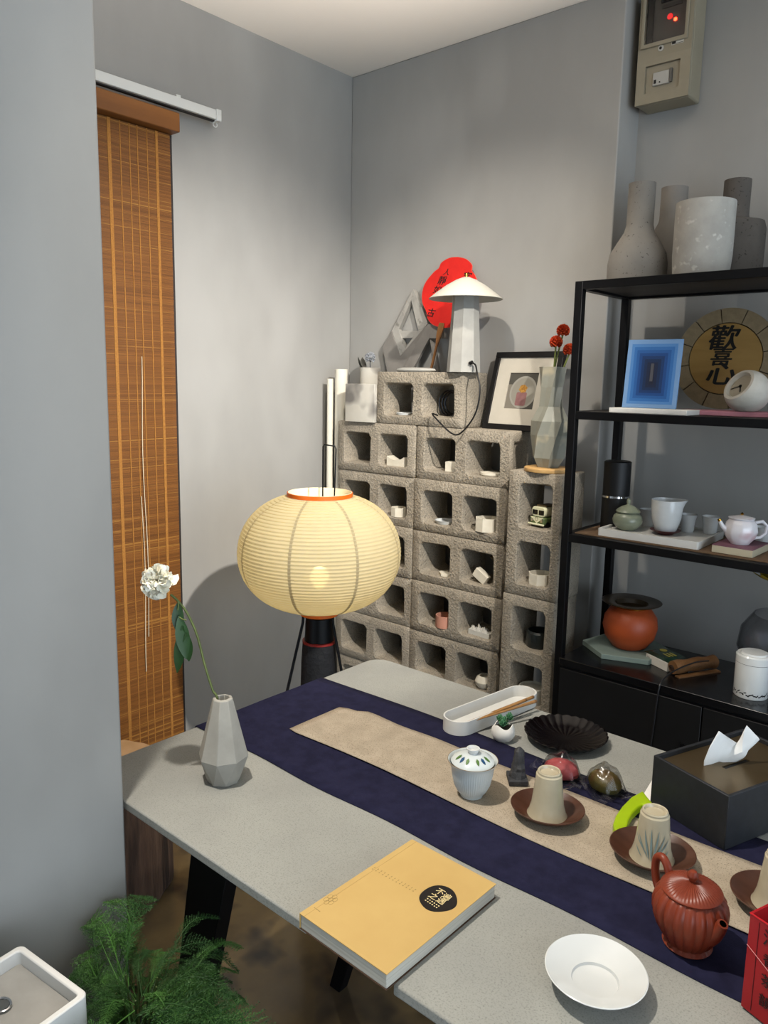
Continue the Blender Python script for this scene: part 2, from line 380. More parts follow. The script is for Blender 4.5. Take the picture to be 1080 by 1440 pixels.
def cloth(name, label, mat, path, y0, y1, th, ny=14, wob=.002, seed=1):
    """path: list of (x,z) along the length; y0/y1: functions of path index giving the two long edges"""
    r = random.Random(seed); nx = len(path); ph = [r.uniform(0, 6.28) for _ in range(4)]
    top = []
    for i, (x, z) in enumerate(path):
        a, b = y0(i), y1(i)
        for j in range(ny+1):
            y = a+(b-a)*j/ny
            dz = .0007*(1+math.sin(y*31+ph[0]+x*3))*(1+math.sin(x*9+ph[1]))*.5
            top.append((x, y, z+dz))
    F = []
    for i in range(nx-1):
        for j in range(ny): k = i*(ny+1)+j; F.append((k, k+ny+1, k+ny+2, k+1))
    o = MB().add(top, F).build(name, mat, None, recalc=False)
    sm = o.modifiers.new('solid', 'SOLIDIFY'); sm.thickness = th; sm.offset = 1
    return tag(o, label, 'table runner')
navy = pm('navy_linen', '1b1b2e', '222238', scale=40, rough=.95, bump=.35, bscale=700, spec=.1, bdist=.001)
beige = pm('beige_ramie', '9a8e7c', 'a89b88', scale=30, rough=.95, bump=.5, bscale=800, c3='857866', s3=420, lo3=.55, hi3=.65, spec=.1, bdist=.001)
hang = [(TX0-.0035, TZ-.16+.16*k/8) for k in range(8)] + [(TX0-.0035, TZ-.003), (TX0+.001, TZ+.0012)]
npath = hang + [(TX0+.03+(TX1-.05-TX0)*k/60, TZ+.0008) for k in range(61)]
cloth('navy_table_runner', 'wide navy linen runner laid along the cement table', navy, npath, lambda i: -1.268+.003*math.sin(i*.5), lambda i: -.893-.006*math.sin(i*.21), .0012)
bpath = [(.987+1.5*k/70, TZ+.0042) for k in range(71)]
def by1(i):
    x = bpath[i][0]; return -.976 + .0045*math.sin(x*31)*math.exp(-(x-1.05)**2*30) + .0015*math.sin(x*17) - (.012 if .995 < x < 1.03 else 0) - .03*max(0, (1.0-x)/.02)
cloth('beige_table_runner', 'narrow beige ramie runner lying on the navy runner', beige, bpath, lambda i: -1.150-.005*math.sin(bpath[i][0]*9)+.03*max(0, (1.0-bpath[i][0])/.03)*.3, by1, .0012, seed=3)
ZN, ZBG = TZ+.0032, TZ+.0068     # tops of the navy and of the beige cloth

# ------------------------------------------------------------------ paper lantern lamp
LX, LY = .443, -.53
lan = thing('paper_lantern_lamp', 'glowing cream paper lantern lamp with orange rims on a black tripod', 'lamp', (LX, LY, 0))
paper = bpy.data.materials.new('washi_paper'); paper.use_nodes = True; nt = paper.node_tree; N = nt.nodes; L = nt.links
N.remove(N['Principled BSDF'])
tc = N.new('ShaderNodeTexCoord'); nz = N.new('ShaderNodeTexNoise'); nz.inputs['Scale'].default_value = 30; L.new(tc.outputs['Object'], nz.inputs['Vector'])
mxc = N.new('ShaderNodeMix'); mxc.data_type = 'RGBA'; mxc.inputs[6].default_value = (*hx('c2b99c'), 1); mxc.inputs[7].default_value = (*hx('b9b093'), 1); L.new(nz.outputs['Fac'], mxc.inputs[0])
d1 = N.new('ShaderNodeBsdfDiffuse'); t1 = N.new('ShaderNodeBsdfTranslucent'); tr = N.new('ShaderNodeBsdfTransparent'); a1 = N.new('ShaderNodeMixShader'); a2 = N.new('ShaderNodeMixShader')
L.new(mxc.outputs[2], d1.inputs[0]); L.new(mxc.outputs[2], t1.inputs[0]); a1.inputs[0].default_value = .56; a2.inputs[0].default_value = .03
L.new(d1.outputs[0], a1.inputs[1]); L.new(t1.outputs[0], a1.inputs[2]); L.new(a1.outputs[0], a2.inputs[1]); L.new(tr.outputs[0], a2.inputs[2]); L.new(a2.outputs[0], N['Material Output'].inputs[0])
def lan_rz(u):
    t = math.radians(-82.5 + (74+82.5)*u); hgt = .187 if t > 0 else .181
    return .254*math.cos(t)**.75, .955 + hgt*math.sin(t)
NR = 46; prof = []
for k in range(NR*5+1):
    r_, z_ = lan_rz(k/(NR*5)); ph = (k % 5)/5
    prof.append((r_ - .0017*math.sin(PI*ph), z_))
MB().lathe(prof, 96).build('paper_shade', paper, lan, sharp=80)
pts = []
for k in range(NR*48+1):
    u = k/(NR*48); r_, z_ = lan_rz(u); t = 2*PI*k/48; pts.append(((r_-.0012)*math.cos(t), (r_-.0012)*math.sin(t), z_))
MB().tube(pts, .0009, 5).build('spiral_rib', pm('lantern_wire', 'b9a878', rough=.7), lan)
seam = paper.copy(); seam.name = 'seam_paper'
for n_ in seam.node_tree.nodes:
    if n_.type == 'MIX': n_.inputs[6].default_value = (*hx('b3a98c'), 1); n_.inputs[7].default_value = (*hx('aba184'), 1)
for k in range(8):
    t = 2*PI*k/8 + .45; mb = MB(); L_, R_ = [], []
    for q in range(41):
        r_, z_ = lan_rz(.005+.99*q/40); r_ -= .0006
        w_ = .0045/max(r_, .05)
        L_.append((r_*math.cos(t-w_), r_*math.sin(t-w_), z_)); R_.append((r_*math.cos(t+w_), r_*math.sin(t+w_), z_))
    mb.add(L_+R_, [(q, q+1, 42+q, 41+q) for q in range(40)]); mb.build('seam_strip', seam, lan)
orange = pm('orange_lacquer', 'b8530c', 'c25c12', scale=20, rough=.45)
def ringmb(r, z0, z1, th): return MB().lathe([(r, z0), (r, z1), (r-th, z1), (r-th, z0)], 64, closed=True)
ringmb(.1015, 1.126, 1.1455, .003).build('top_rim', orange, lan, bevel=.0008)
MB().lathe([(.0983, 1.118), (.0983, 1.146), (.0970, 1.146), (.0970, 1.118)], 64, closed=True).build('rim_liner', pm('cream_liner', 'd6cdb2', rough=.8), lan)
ringmb(.0615, .757, .780, .004).build('bottom_rim', orange, lan, bevel=.001)
hd = RGT*1; hd.z = 0; hd.normalize()
hp = lambda s_, z_: (hd.x*s_*.8+.2*s_*hd.y, hd.y*s_*.8, z_)
MB().tube([hp(-.0205+.03, 1.09), hp(-.0205+.03, 1.285), hp(-.016+.03, 1.292), hp(.02+.03, 1.288), hp(.024+.03, 1.28), hp(.0185+.03, 1.09)], .0022, 8).build('wire_handle', black_metal, lan)
MB().tube([hp(-.03, 1.12), hp(-.01, 1.105), hp(.03, 1.09)], .0022, 8).build('wire_hook', black_metal, lan)
MB().tube([(math.cos(t*PI/6)*.0+ hp((t-6)*.0155, 0)[0], hp((t-6)*.0155, 0)[1], 1.092) for t in range(13)], .002, 6).build('cross_wire', black_metal, lan)
MB().lathe([(0, .835), (.012, .84), (.03, .868), (.03, .885), (.018, .905), (0, .912)], 24).build('bulb', pm('bulb_glow', 'fff2c0', emit='ffd98a', estr=10), lan)
MB().lathe([(.014, .765), (.014, .84), (0, .84)], 16).build('bulb_socket', black_metal, lan)
for a in (12, 130, 232):
    ca, sa = math.cos(math.radians(a)), math.sin(math.radians(a))
    MB().tube([(.05*ca, .05*sa, .765), (.052*ca, .052*sa, .73), (.125*ca, .125*sa, .40), (.21*ca, .21*sa, .006)], [.0045, .0045, .005, .006], 8).build('leg', black_metal, lan)
MB().lathe([(0, .757), (.05, .757), (.05, .763), (0, .763)], 24).build('lamp_plate', black_metal, lan)
l = bpy.data.lights.new('bulb_light', 'POINT'); l.energy = 1.7; l.color = (1, .85, .56); l.shadow_soft_size = .03
lo = bpy.data.objects.new('bulb_light', l); col.objects.link(lo); lo.parent = lan; lo.location = (0, 0, .93)
# black cylinder below the lantern
cy_ = thing('black_drum', 'black ribbed drum with a thin red band standing under the paper lantern', 'drum', (LX, LY, 0))
drum_m = pm('black_pleated_fabric', '101011', '17171a', scale=30, rough=.7, bump=.4, bscale=60)
MB().lathe([(0, 0), (.070, 0), (.056, .60), (.052, .665), (0, .665)], 64, fn=lambda t, r, z, k: (r*(1+.012*math.cos(32*t)), z, t)).build('body', drum_m, cy_)
MB().lathe([(.0535, .665), (.0535, .672), (.047, .672), (.047, .665)], 48, closed=True).build('red_band', pm('red_band', '7a1c16', rough=.5), cy_)
MB().lathe([(.047, .668), (.043, .748), (0, .748)], 48).build('collar', black_metal, cy_)
# ------------------------------------------------------------------ black shelf unit
SX0, SX1, SY0, SY1 = 1.048, 1.96, -.112, .226
ZT, ZM, ZL, ZCB = 1.777, 1.410, 1.046, .668
sh = thing('shelf_unit', 'tall black metal shelf unit with open tiers above a closed cabinet', 'shelf', ((SX0+SX1)/2, (SY0+SY1)/2, 0))
def SH(x, y, z): return (x-(SX0+SX1)/2, y-(SY0+SY1)/2, z)
P_ = .024
for x in (SX0, SX1-P_):
    for y in (SY0, SY1-P_):
        MB().box(SH(x, y, 0), SH(x+P_, y+P_, ZT)).build('post', black_metal, sh, bevel=.0015)
for z in (ZT, ZM, ZL):
    for y in (SY0, SY1-P_):
        MB().box(SH(SX0+P_, y, z-.023), SH(SX1-P_, y+P_, z)).build('beam', black_metal, sh, bevel=.001)
    for x in (SX0, SX1-P_):
        MB().box(SH(x, SY0+P_, z-.023), SH(x+P_, SY1-P_, z)).build('side_beam', black_metal, sh, bevel=.001)
shelf_board = pm('dark_shelf_board', '2a2622', '332e29', scale=8, rough=.6, stretch=(.2, 2, 2))
for z in (ZT, ZM, ZL):
    MB().box(SH(SX0+P_, SY0+P_, z-.016), SH(SX1-P_, SY1-P_, z-.001)).build('shelf_board', shelf_board, sh)
MB().box(SH(SX0+P_+.002, SY0-.02, ZCB-.022), SH(SX1-P_-.002, SY1-P_-.002, ZCB)).build('cabinet_top', black_gloss, sh, bevel=.002)
MB().box(SH(SX0+P_+.002, SY0-.005, .05), SH(SX1-P_-.002, SY1-P_-.004, ZCB-.023)).build('cabinet_body', pm('black_cabinet', '0a0a0b', '0e0e0f', scale=10, rough=.45), sh)
for k in range(2):
    x0 = SX0+P_+.006 + k*(SX1-SX0-2*P_-.012)/2; x1 = x0+(SX1-SX0-2*P_-.012)/2-.004
    d = MB().box(SH(x0, SY0-.018, .06), SH(x1, SY0-.006, ZCB-.032)).build('cabinet_door', MATS['black_cabinet'], sh, bevel=.001)
    MB().box(SH(x0+(x1-x0)*(.9 if k == 0 else .1)-.004, SY0-.026, .40), SH(x0+(x1-x0)*(.9 if k == 0 else .1)+.004, SY0-.0185, .52)).build('handle', black_metal, d)

# --- things on the top tier
def bottle(label, mat, x, y, z, prof, n=40, name='concrete_bottle', cat='bottle', group='concrete bottles on the top tier'):
    return tag(MB().lathe(prof, n).build(name, mat, None, (x, y, z)), label, cat, group)
ct1 = pm('two_tone_concrete', '6f6b65', '7b7770', scale=9, rough=.9, bump=.2, bscale=120, c3='4c4944', s3=120, lo3=.66, hi3=.72, bdist=.002)
ct2 = pm('grey_bottle_concrete', '7c7771', '87827b', scale=9, rough=.9, bump=.2, bscale=120, bdist=.002)
ct3 = pm('dark_bottle_concrete', '4f4a45', '5b5650', scale=9, rough=.9, bump=.2, bscale=120, c3='3a3632', s3=120, lo3=.64, hi3=.7, bdist=.002)
ct4 = pm('tumbler_concrete', '9a9790', 'aaa79f', scale=16, rough=.9, bump=.25, bscale=120, c3='c2bfb7', s3=40, lo3=.62, hi3=.72, bdist=.002)
b1p = [(0, 0), (.083, 0), (.084, .055), (.079, .085), (.062, .115), (.043, .145), (.0375, .165), (.0375, .280), (.029, .282), (.028, .10), (0, .10)]
bottle('concrete bottle with sloping shoulders nearest the wall step', ct1, 1.158, .05, ZT, b1p)
bottle('grey concrete bottle half hidden behind the wide concrete tumbler', ct2, 1.20, .185, ZT, [(0, 0), (.05, 0), (.05, .17), (.04, .19), (.038, .20), (.038, .288), (.03, .29), (.029, .1), (0, .1)])
bottle('wide pale concrete tumbler standing in front of the bottles', ct4, 1.352, .02, ZT, [(0, 0), (.072, 0), (.0765, .06), (.0765, .197), (.068, .199), (.066, .02), (0, .02)], name='concrete_tumbler', cat='tumbler')
bottle('tall dark concrete bottle behind the tumbler on the right', ct3, 1.376, .19, ZT, [(0, 0), (.083, 0), (.084, .15), (.078, .17), (.038, .18), (.036, .19), (.036, .285), (.029, .287), (.028, .1), (0, .1)])
0 and bottle('small ochre clay pot squeezed between tumbler and dark bottle', pm('ochre_clay', '5f5540', '6a5f48', scale=12, rough=.9), 1.415, .01, ZT, [(0, 0), (.04, 0), (.047, .05), (.04, .11), (.02, .13), (0, .13)], name='clay_pot', cat='pot')

# --- things on the second tier
sl = onY(857, 581, -.09); sr = onY(967, 582, -.09)
tag(MB().box((0, 0, 0), (sr.x-sl.x, .11, .014)).build('white_slab', plaster_white, None, (sl.x, -.095, ZM), bevel=.0015), 'thin white plaster slab carrying the blue print', 'slab')
card = thing('art_print', 'blue print of nested rectangles leaning on the white slab', 'print', (1.20, -.04, ZM+.0145), rot=(math.radians(-7), 0, math.radians(4)))
cw, ch = .152, .193
MB().box((-.02, 0, 0), (cw-.02, .006, ch)).build('board', pm('pale_blue_board', '7093bb', rough=.6), card, bevel=.001)
blues = ['4a7bb2', '2f65a2', '225590', '16417a', '10325f', '0f2749', '131f3a', '181d30']
mb = MB(); e = .012; mats_b = []
for i, c in enumerate(blues):
    a = .012 + i*.0082; 
    if i == 0: a = .012
    x0, x1, z0, z1 = -.02+a, cw-.02-a, a*.95, ch-a*1.05
    mats_b.append(pm('blue_%s' % c, c, rough=.6)); mb.box((x0, -.0003*(i+1), z0), (x1, 0, z1), None, i)
x0 = cw/2-.02
mats_b.append(pm('print_gold', '4a4a50', rough=.6)); mb.box((x0-.004, -.0003*10, .075), (x0+.004, 0, .125), None, len(blues))
mb.build('printed_rectangles', mats_b, card)
tag(MB().box((0, 0, 0), (.52, .13, .013)).build('pink_slab', pm('pink_plaster', 'a9707c', 'b47a86', scale=12, rough=.7), None, (1.305, .0, ZM), bevel=.0015), 'long dusty pink slab lying behind the white slab', 'slab')
plq = thing('round_plaque', 'round wooden plaque with three large black brush characters', 'plaque', (1.385, .165, ZM+.0135), rot=(math.radians(-5), 0, 0))
RO, RI = .145, .104; pz = .1455
plank_a = pm('plaque_ring_wood', '7d6d52', '8a7a5d', scale=20, rough=.6, stretch=(3, 3, 3)); plank_b = pm('plaque_face_wood', '8f6f3a', '9b7a42', scale=7, rough=.5, stretch=(1, 1, 6))
for k in range(12):
    a0, a1 = 2*PI*k/12+.18+.012, 2*PI*(k+1)/12+.18-.012; p2 = []
    for q in range(7): t = a0+(a1-a0)*q/6; p2.append((RO*math.cos(t), RO*math.sin(t)))
    for q in range(7): t = a1-(a1-a0)*q/6; p2.append((RI*math.cos(t), RI*math.sin(t)))
    MB().rings([[(x, 0, y+pz) for x, y in p2], [(x, .012, y+pz) for x, y in p2]]).build('ring_segment', plank_a, plq)
MB().lathe([(0, 0), (RO-.002, 0), (RO-.002, .003), (0, .003)], 64, Matrix.Translation((0, .0155, pz)) @ Matrix.Rotation(PI/2, 4, 'X')).build('backing', pm('plaque_groove', '3a2f20', rough=.7), plq)
MB().lathe([(0, 0), (RI-.003, 0), (RI-.003, .012), (0, .012)], 64, Matrix.Translation((0, .0135, pz)) @ Matrix.Rotation(PI/2, 4, 'X')).build('face', plank_b, plq)
for ch_, dx, dz, s_ in (('歡', -.012, .055, .074), ('喜', -.012, .002, .056), ('心', -.008, -.047, .074)):
    text(ch_, s_, 'brush_character', ink, plq, frame((dx, .0012, pz+dz), (1, 0, 0), (0, 0, 1)), .0006, 1.15, .12, .022)
ck = thing('stone_clock', 'small white pebble shaped desk clock with a tilted face', 'clock', (1.497, .03, ZM+.0135))
nrm = Vector((-.45, -.72, .52)).normalized(); cc = Vector((0, 0, .052)); R_ = .058
rockm = pm('pale_stone', 'b7b2a6', 'c2bdb2', scale=30, rough=.7, bump=.1, bscale=120)
mb = MB(); prf = []
ct = .62
for k in range(17):
    t = math.acos(ct) + (PI-math.acos(ct))*k/16; prf.append((R_*math.sin(t), R_*math.cos(t)))
prf = [(0, R_*ct-.010), (R_*.60, R_*ct-.010), (R_*.66, R_*ct+.001)] + prf[:]
Mc = Matrix.Translation(cc) @ nrm.to_track_quat('Z', 'Y').to_matrix().to_4x4()
mb.lathe(prf, 40, Mc); mb.v = [(x, y, max(z, 0)) for x, y, z in mb.v]; mb.build('case', rockm, ck)
MB().lathe([(0, R_*ct-.0085), (R_*.58, R_*ct-.0085)], 40, Mc).build('dial', pm('clock_dial', '98907f', rough=.7), ck)
for ang, ln, wd in ((200, .030, .0016), (300, .020, .003)):
    Mh = Mc @ Matrix.Translation((0, 0, R_*ct-.0075)) @ Matrix.Rotation(math.radians(ang), 4, 'Z')
    MB().box((-.004, -wd/2, 0), (ln, wd/2, .0008), Mh).build('clock_hand', ink, ck)
MB().lathe([(0, .002), (.004, .002), (.004, 0)], 16, Mc @ Matrix.Translation((0, 0, R_*ct-.0075))).build('hub', ink, ck)

# --- things on the third tier
tag(MB().box((0, 0, 0), (.56, .27, .003)).build('brown_mat', pm('brown_mat', '5a4633', '66503b', scale=60, rough=.9), None, (1.078, -.085, ZL)), 'thin brown board laid over the third shelf tier', 'mat')
Z3 = ZL+.0035
th = thing('black_canister', 'tall matt black cylinder with a thin silver band', 'canister', (1.140, .05, Z3))
blk = pm('matt_black', '0d0d0e', rough=.5)
MB().lathe([(0, 0), (.041, 0), (.041, .1), (0, .1)], 40).build('lower_body', blk, th, bevel=.002)
MB().lathe([(.0415, .1), (.0415, .106), (0, .106)], 40).build('silver_band', chrome, th)
MB().lathe([(.040, .106), (.040, .208), (.036, .211), (0, .211)], 40).build('upper_body', blk, th)
tray = thing('white_tray', 'white rectangular ceramic tray holding jar, cups and pitcher', 'tray', (1.30, .03, Z3), rotz=math.radians(1))
mb = MB(); shell(mb, rounded(-.155, -.105, .135, .125, .006), rounded(-.148, -.098, .128, .118, .005), 0, .014, .021); mb.build('tray_body', pm('glazed_white', 'c4c2bc', rough=.35), tray)
Z3T = Z3+.0145
jar = thing('celadon_jar', 'small celadon lidded jar on the left of the white tray', 'jar', (1.203, .0, Z3T))
cel = pm('celadon_glaze', '6f7462', '858a75', scale=12, rough=.3, stretch=(1, 1, 3), coat=.2)
MB().lathe([(0, 0), (.024, 0), (.03, .004), (.041, .018), (.0435, .030), (.040, .042), (.031, .050), (.028, .052), (0, .052)], 40).build('body', cel, jar)
MB().lathe([(.034, .0525), (.036, .055), (.030, .062), (.018, .070), (.006, .074), (.0045, .076), (.006, .082), (.0055, .089), (0, .095)], 40, fn=lambda t, r, z, k: (r*(1+(.03*math.cos(6*t) if k < 2 else 0)), z, t)).build('lid', cel, jar)
cupp = [(0, .0), (.017, .0), (.018, .004), (.0205, .03), (.025, .050), (.026, .052), (.0245, .052), (.019, .03), (.016, .006), (0, .006)]
for i, (x, y, z, lab) in enumerate(((1.222, .105, Z3T, 'small white tea cup half hidden behind the celadon jar'), (1.345, .10, Z3T, 'small white tea cup half hidden behind the pitcher'), (1.405, .115, Z3T, 'small white tea cup standing free between pitcher and teapot'), (1.545, .13, Z3, 'small white tea cup partly hidden behind the porcelain teapot'))):
    tag(MB().lathe(cupp, 32, fn=lambda t, r, z_, k: (r*(1+.015*math.cos(5*t)), z_, t)).build('tea_cup', porc_speck, None, (x, y, z)), lab, 'cup', 'small white cups on the third tier')
tag(MB().lathe([(0, 0), (.022, 0), (.024, .003), (.040, .010), (.043, .013), (.041, .0135), (.022, .007), (0, .006)], 40).build('red_saucer', pm('dark_red_lacquer', '3a1414', '4a1a18', scale=20, rough=.3), None, (1.312, .015, Z3T)), 'dark red lacquer saucer under the white pitcher', 'saucer')
pit = thing('pitcher', 'white speckled pitcher with a pouring lip on a red saucer', 'pitcher', (1.312, .015, Z3T+.0072))
def lip(t, r, z, k):
    a = max(0, math.cos(t-math.radians(35))); w_ = a**14 if z > .075 else 0
    return (r + .014*w_*((z-.075)/.018), z, t)
MB().lathe([(0, 0), (.026, 0), (.031, .006), (.041, .04), (.0435, .07), (.0435, .085), (.044, .093), (.0425, .0935), (.041, .08), (.038, .04), (.028, .008), (0, .006)], 64, fn=lip).build('body', porc_speck, pit)
bx = thing('tea_box', 'low cream box with a plum coloured lid under the porcelain teapot', 'box', (1.525, .0, Z3), rotz=math.radians(-2))
MB().box((-.052, -.07, 0), (.052, .07, .019)).build('box_side', pm('cream_box', 'aea58d', rough=.8), bx, bevel=.001)
MB().box((-.052, -.07, .0192), (.052, .07, .0212)).build('box_lid', pm('plum_lid', '6a4350', '7a5560', scale=20, rough=.6), bx)
tp2 = thing('porcelain_teapot', 'small white melon shaped teapot with gilded knob and spout', 'teapot', (1.522, -.005, Z3+.0214), rotz=math.radians(38))
pinkish = pm('pink_white_glaze', 'cfccd0', 'd4d0d2', scale=14, rough=.12, c3='b98a92', s3=14, lo3=.62, hi3=.85, coat=.4)
MB().lathe([(0, 0), (.024, 0), (.026, .003), (.038, .018), (.044, .036), (.040, .056), (.030, .068), (.029, .0685), (0, .068)], 60, fn=lambda t, r, z, k: (r*(1-.035*abs(math.sin(5*t)) if .004 < z < .066 else r/r*r if False else r), z, t) if False else (r*(1-(.04*abs(math.sin(5*t))**.6 if .004 < z < .066 else 0)), z, t)).build('body', pinkish, tp2)
MB().lathe([(.033, .068), (.034, .071), (.030, .073), (.010, .077), (0, .078)], 40).build('lid', pinkish, tp2)
MB().lathe([(0, .077), (.003, .078), (.0045, .082), (0, .086)], 16).build('knob', brass, tp2)
MB().tube([(-.036, 0, .035), (-.050, 0, .048), (-.058, 0, .062)], [.009, .006, .0045], 12).build('spout', pinkish, tp2)
MB().tube([(-.057, 0, .0605), (-.060, 0, .066)], [.005, .0048], 12).build('gilded_spout_tip', brass, tp2)
MB().tube([(.036, 0, .058), (.055, 0, .062), (.068, 0, .050), (.066, 0, .030), (.052, 0, .018), (.036, 0, .016)], .005, 10).build('handle', pinkish, tp2)

# --- things on the cabinet top
hexm = pm('mint_concrete', '66736c', '707d75', scale=12, rough=.7)
tag(MB().prism([(.135*math.cos(math.radians(a))*1.0, .125*math.sin(math.radians(a))) for a in (0, 60, 120, 180, 240, 300)], 0, .016).build('hexagonal_slab', hexm, None, (1.20, .07, ZCB), (0, 0, math.radians(20)), bevel=.0015), 'pale mint hexagonal slab under the orange vase', 'slab')
ov = thing('orange_vase', 'round terracotta orange vase with a wide dark flared rim', 'vase', (1.207, .065, ZCB+.0165))
MB().lathe([(0, 0), (.042, 0), (.052, .006), (.074, .035), (.082, .068), (.078, .098), (.062, .122), (.050, .130), (.048, .128), (.060, .115), (.07, .07), (.04, .012), (0, .01)], 56).build('body', pm('terracotta_orange', '8f3d1b', '9d4621', scale=10, rough=.45, bump=.05, bscale=90), ov)
MB().lathe([(.050, .130), (.055, .138), (.088, .1445), (.0895, .1465), (.086, .1475), (.05, .141), (.044, .128), (0, .120)], 56).build('flared_rim', pm('dark_bronze_glaze', '2c2416', '35291a', scale=14, rough=.3), ov)
MB().lathe([(.0505, .1295), (.0525, .1345), (.0505, .1345)], 56, closed=True).build('gold_line', brass, ov)
wb = thing('small_tea_box', 'flat white cardboard box in front of the mint slab', 'box', (1.335, .025, ZCB), rotz=math.radians(-27))
MB().box((-.045, -.03, 0), (.045, .05, .026)).build('carton', pm('white_card', 'b9b5ab', rough=.7), wb, bevel=.001)
MB().box((-.04, -.0303, .006), (-.028, -.03, .02)).build('printed_mark', pm('grey_print', '8d8a82', rough=.7), wb)
pk = thing('green_tea_packet', 'dark green foil tea packet with yellow print on the white box', 'packet', (1.335, .035, ZCB+.0265), rotz=math.radians(-27))
mb = MB(); gm = pm('green_foil', '12241c', '1a3328', scale=30, rough=.25, coat=.3)
rr = []
for k in range(9):
    u = -1+2*k/8; hh = .009*(1-u*u)**.5+.0006
    rr.append([(u*.055, -.036*(1-.0*u*u), 0), (u*.055, .04, 0), (u*.055, .04*.8, hh), (u*.055, -.036*.8, hh)])
mb.rings(rr).build('pouch', gm, pk)
MB().lathe([(0, 0), (.011, 0), (.011, .0006), (0, .0006)], 24, Matrix.Translation((-.02, .008, .0098))).build('round_print', pm('yellow_print', '8a8238', rough=.5), pk)
for k in range(3):
    MB().box((.002, -.016+.012*k, .0090), (.03, -.010+.012*k, .0097)).build('print_line', MATS['yellow_print'], pk)
lr = thing('leather_roll', 'rolled brown leather case beside the white box', 'roll', (1.418, .03, ZCB+.0005), rotz=math.radians(62))
lea = pm('brown_leather', '5a3d22', '6a4a2b', scale=25, rough=.6, bump=.2, bscale=180)
mb = MB(); rr = []
for k in range(9):
    x = -.075+.15*k/8; rad = .019+.002*math.sin(k*1.7)
    rr.append([(x, (rad+.0012*math.sin(3*t*PI/10))*math.cos(t*PI/10), .0225+(rad)*math.sin(t*PI/10)) for t in range(20)])
mb.rings(rr).build('roll', lea, lr)
MB().tube([(-.078, .002+.010*math.cos(t*.5)*(1-t/30), .0195+.010*math.sin(t*.5)*(1-t/30)) for t in range(28)], .0016, 6).build('inner_coil', pm('leather_dark', '2a1b10', rough=.7), lr)
MB().box((-.076, -.030, 0), (.075, -.012, .004)).build('flap', lea, lr)
cab_pts = [(1.46, .03, ZCB+.045), (1.43, .0, ZCB+.04), (1.395, -.06, ZCB+.022), (1.385, -.118, ZCB+.008), (1.383, -.137, ZCB-.02), (1.378, -.139, .55), (1.372, -.14, .42), (1.370, -.14, .2)]
def smooth_pts(P, n=6):
    P = [Vector(p) for p in P]; o = []
    for i in range(len(P)-1):
        a, b, c, d = P[max(i-1, 0)], P[i], P[i+1], P[min(i+2, len(P)-1)]
        for k in range(n):
            t = k/n; o.append(.5*((2*b)+(c-a)*t+(2*a-5*b+4*c-d)*t*t+(3*b-a-3*c+d)*t**3))
    return o+[P[-1]]
tag(MB().tube(smooth_pts(cab_pts), .0022, 8).build('power_cable', pm('dark_cable', '151517', rough=.35), None), 'thin black cable running over the cabinet edge and hanging down', 'cable')
can = thing('tea_canister', 'white ceramic tea canister with black leaf band at its foot', 'canister', (1.592, -.03, ZCB))
MB().lathe([(0, 0), (.042, 0), (.044, .003), (.044, .094), (0, .094)], 48).build('body', porcelain, can)
MB().lathe([(.0446, .0945), (.0448, .113), (.041, .117), (.034, .1165), (.032, .121), (0, .122)], 48).build('lid', porcelain, can)
MB().lathe([(.0443, .0935), (.0443, .0947), (.043, .0947), (.043, .0935)], 48, closed=True).build('seam_line', ink, can)
mb = MB(); r5 = random.Random(5)
for k in range(46):
    t = 2*PI*k/46; zc = .014+r5.uniform(-.004, .004); a = r5.uniform(-.9, .9); L_, W_ = r5.uniform(.003, .006), r5.uniform(.0012, .0022)
    pl = []
    for q in range(6):
        u, v = L_*math.cos(q*PI/3), W_*math.sin(q*PI/3); du, dv = u*math.cos(a)-v*math.sin(a), u*math.sin(a)+v*math.cos(a)
        pl.append((.0443*math.cos(t+du/.044), .0443*math.sin(t+du/.044), zc+dv))
    mb.add(pl, [tuple(range(6))])
tag(mb.build('leaf_band', ink, can), kind='stuff')
gl = bpy.data.materials.new('smoked_glass'); gl.use_nodes = True; nt = gl.node_tree; N = nt.nodes; L = nt.links; N.remove(N['Principled BSDF'])
tr = N.new('ShaderNodeBsdfTransparent'); tr.inputs[0].default_value = (.93, .93, .94, 1); gs = N.new('ShaderNodeBsdfGlossy'); gs.inputs['Roughness'].default_value = .05
lw = N.new('ShaderNodeLayerWeight'); lw.inputs['Blend'].default_value = .12; mx = N.new('ShaderNodeMixShader')
L.new(lw.outputs['Facing'], mx.inputs[0]); L.new(tr.outputs[0], mx.inputs[1]); L.new(gs.outputs[0], mx.inputs[2]); L.new(mx.outputs[0], N['Material Output'].inputs[0])
gs.inputs[0].default_value = (.25, .25, .26, 1)
MATS['smoked_glass'] = gl
tag(MB().lathe([(0, .002), (.06, .002), (.10, .03), (.125, .085), (.118, .14), (.095, .175), (.088, .185), (.086, .185), (.093, .173), (.115, .14), (.122, .085), (.097, .032), (.058, .006), (0, .006)], 48).build('glass_bowl_vase', gl, None, (1.625, .152, ZCB)), 'large round smoked glass bowl vase behind the tea canister', 'vase')
yh = onY(1083, 817, .08)-Vector((1.625, .152, ZCB+.012))
yf = thing('yellow_flower', 'single yellow flower with pointed petals in the glass bowl', 'flower', (1.625, .152, ZCB+.012))
MB().tube(smooth_pts([(0, 0, .002), (.012, -.01, .12), (.02, -.012, .22), tuple(yh)]), .0022, 6).build('stem', pm('stem_green', '4a5a2a', rough=.6), yf)
yp = pm('yellow_petal', '8f7a1c', 'a58f2a', scale=20, rough=.6)
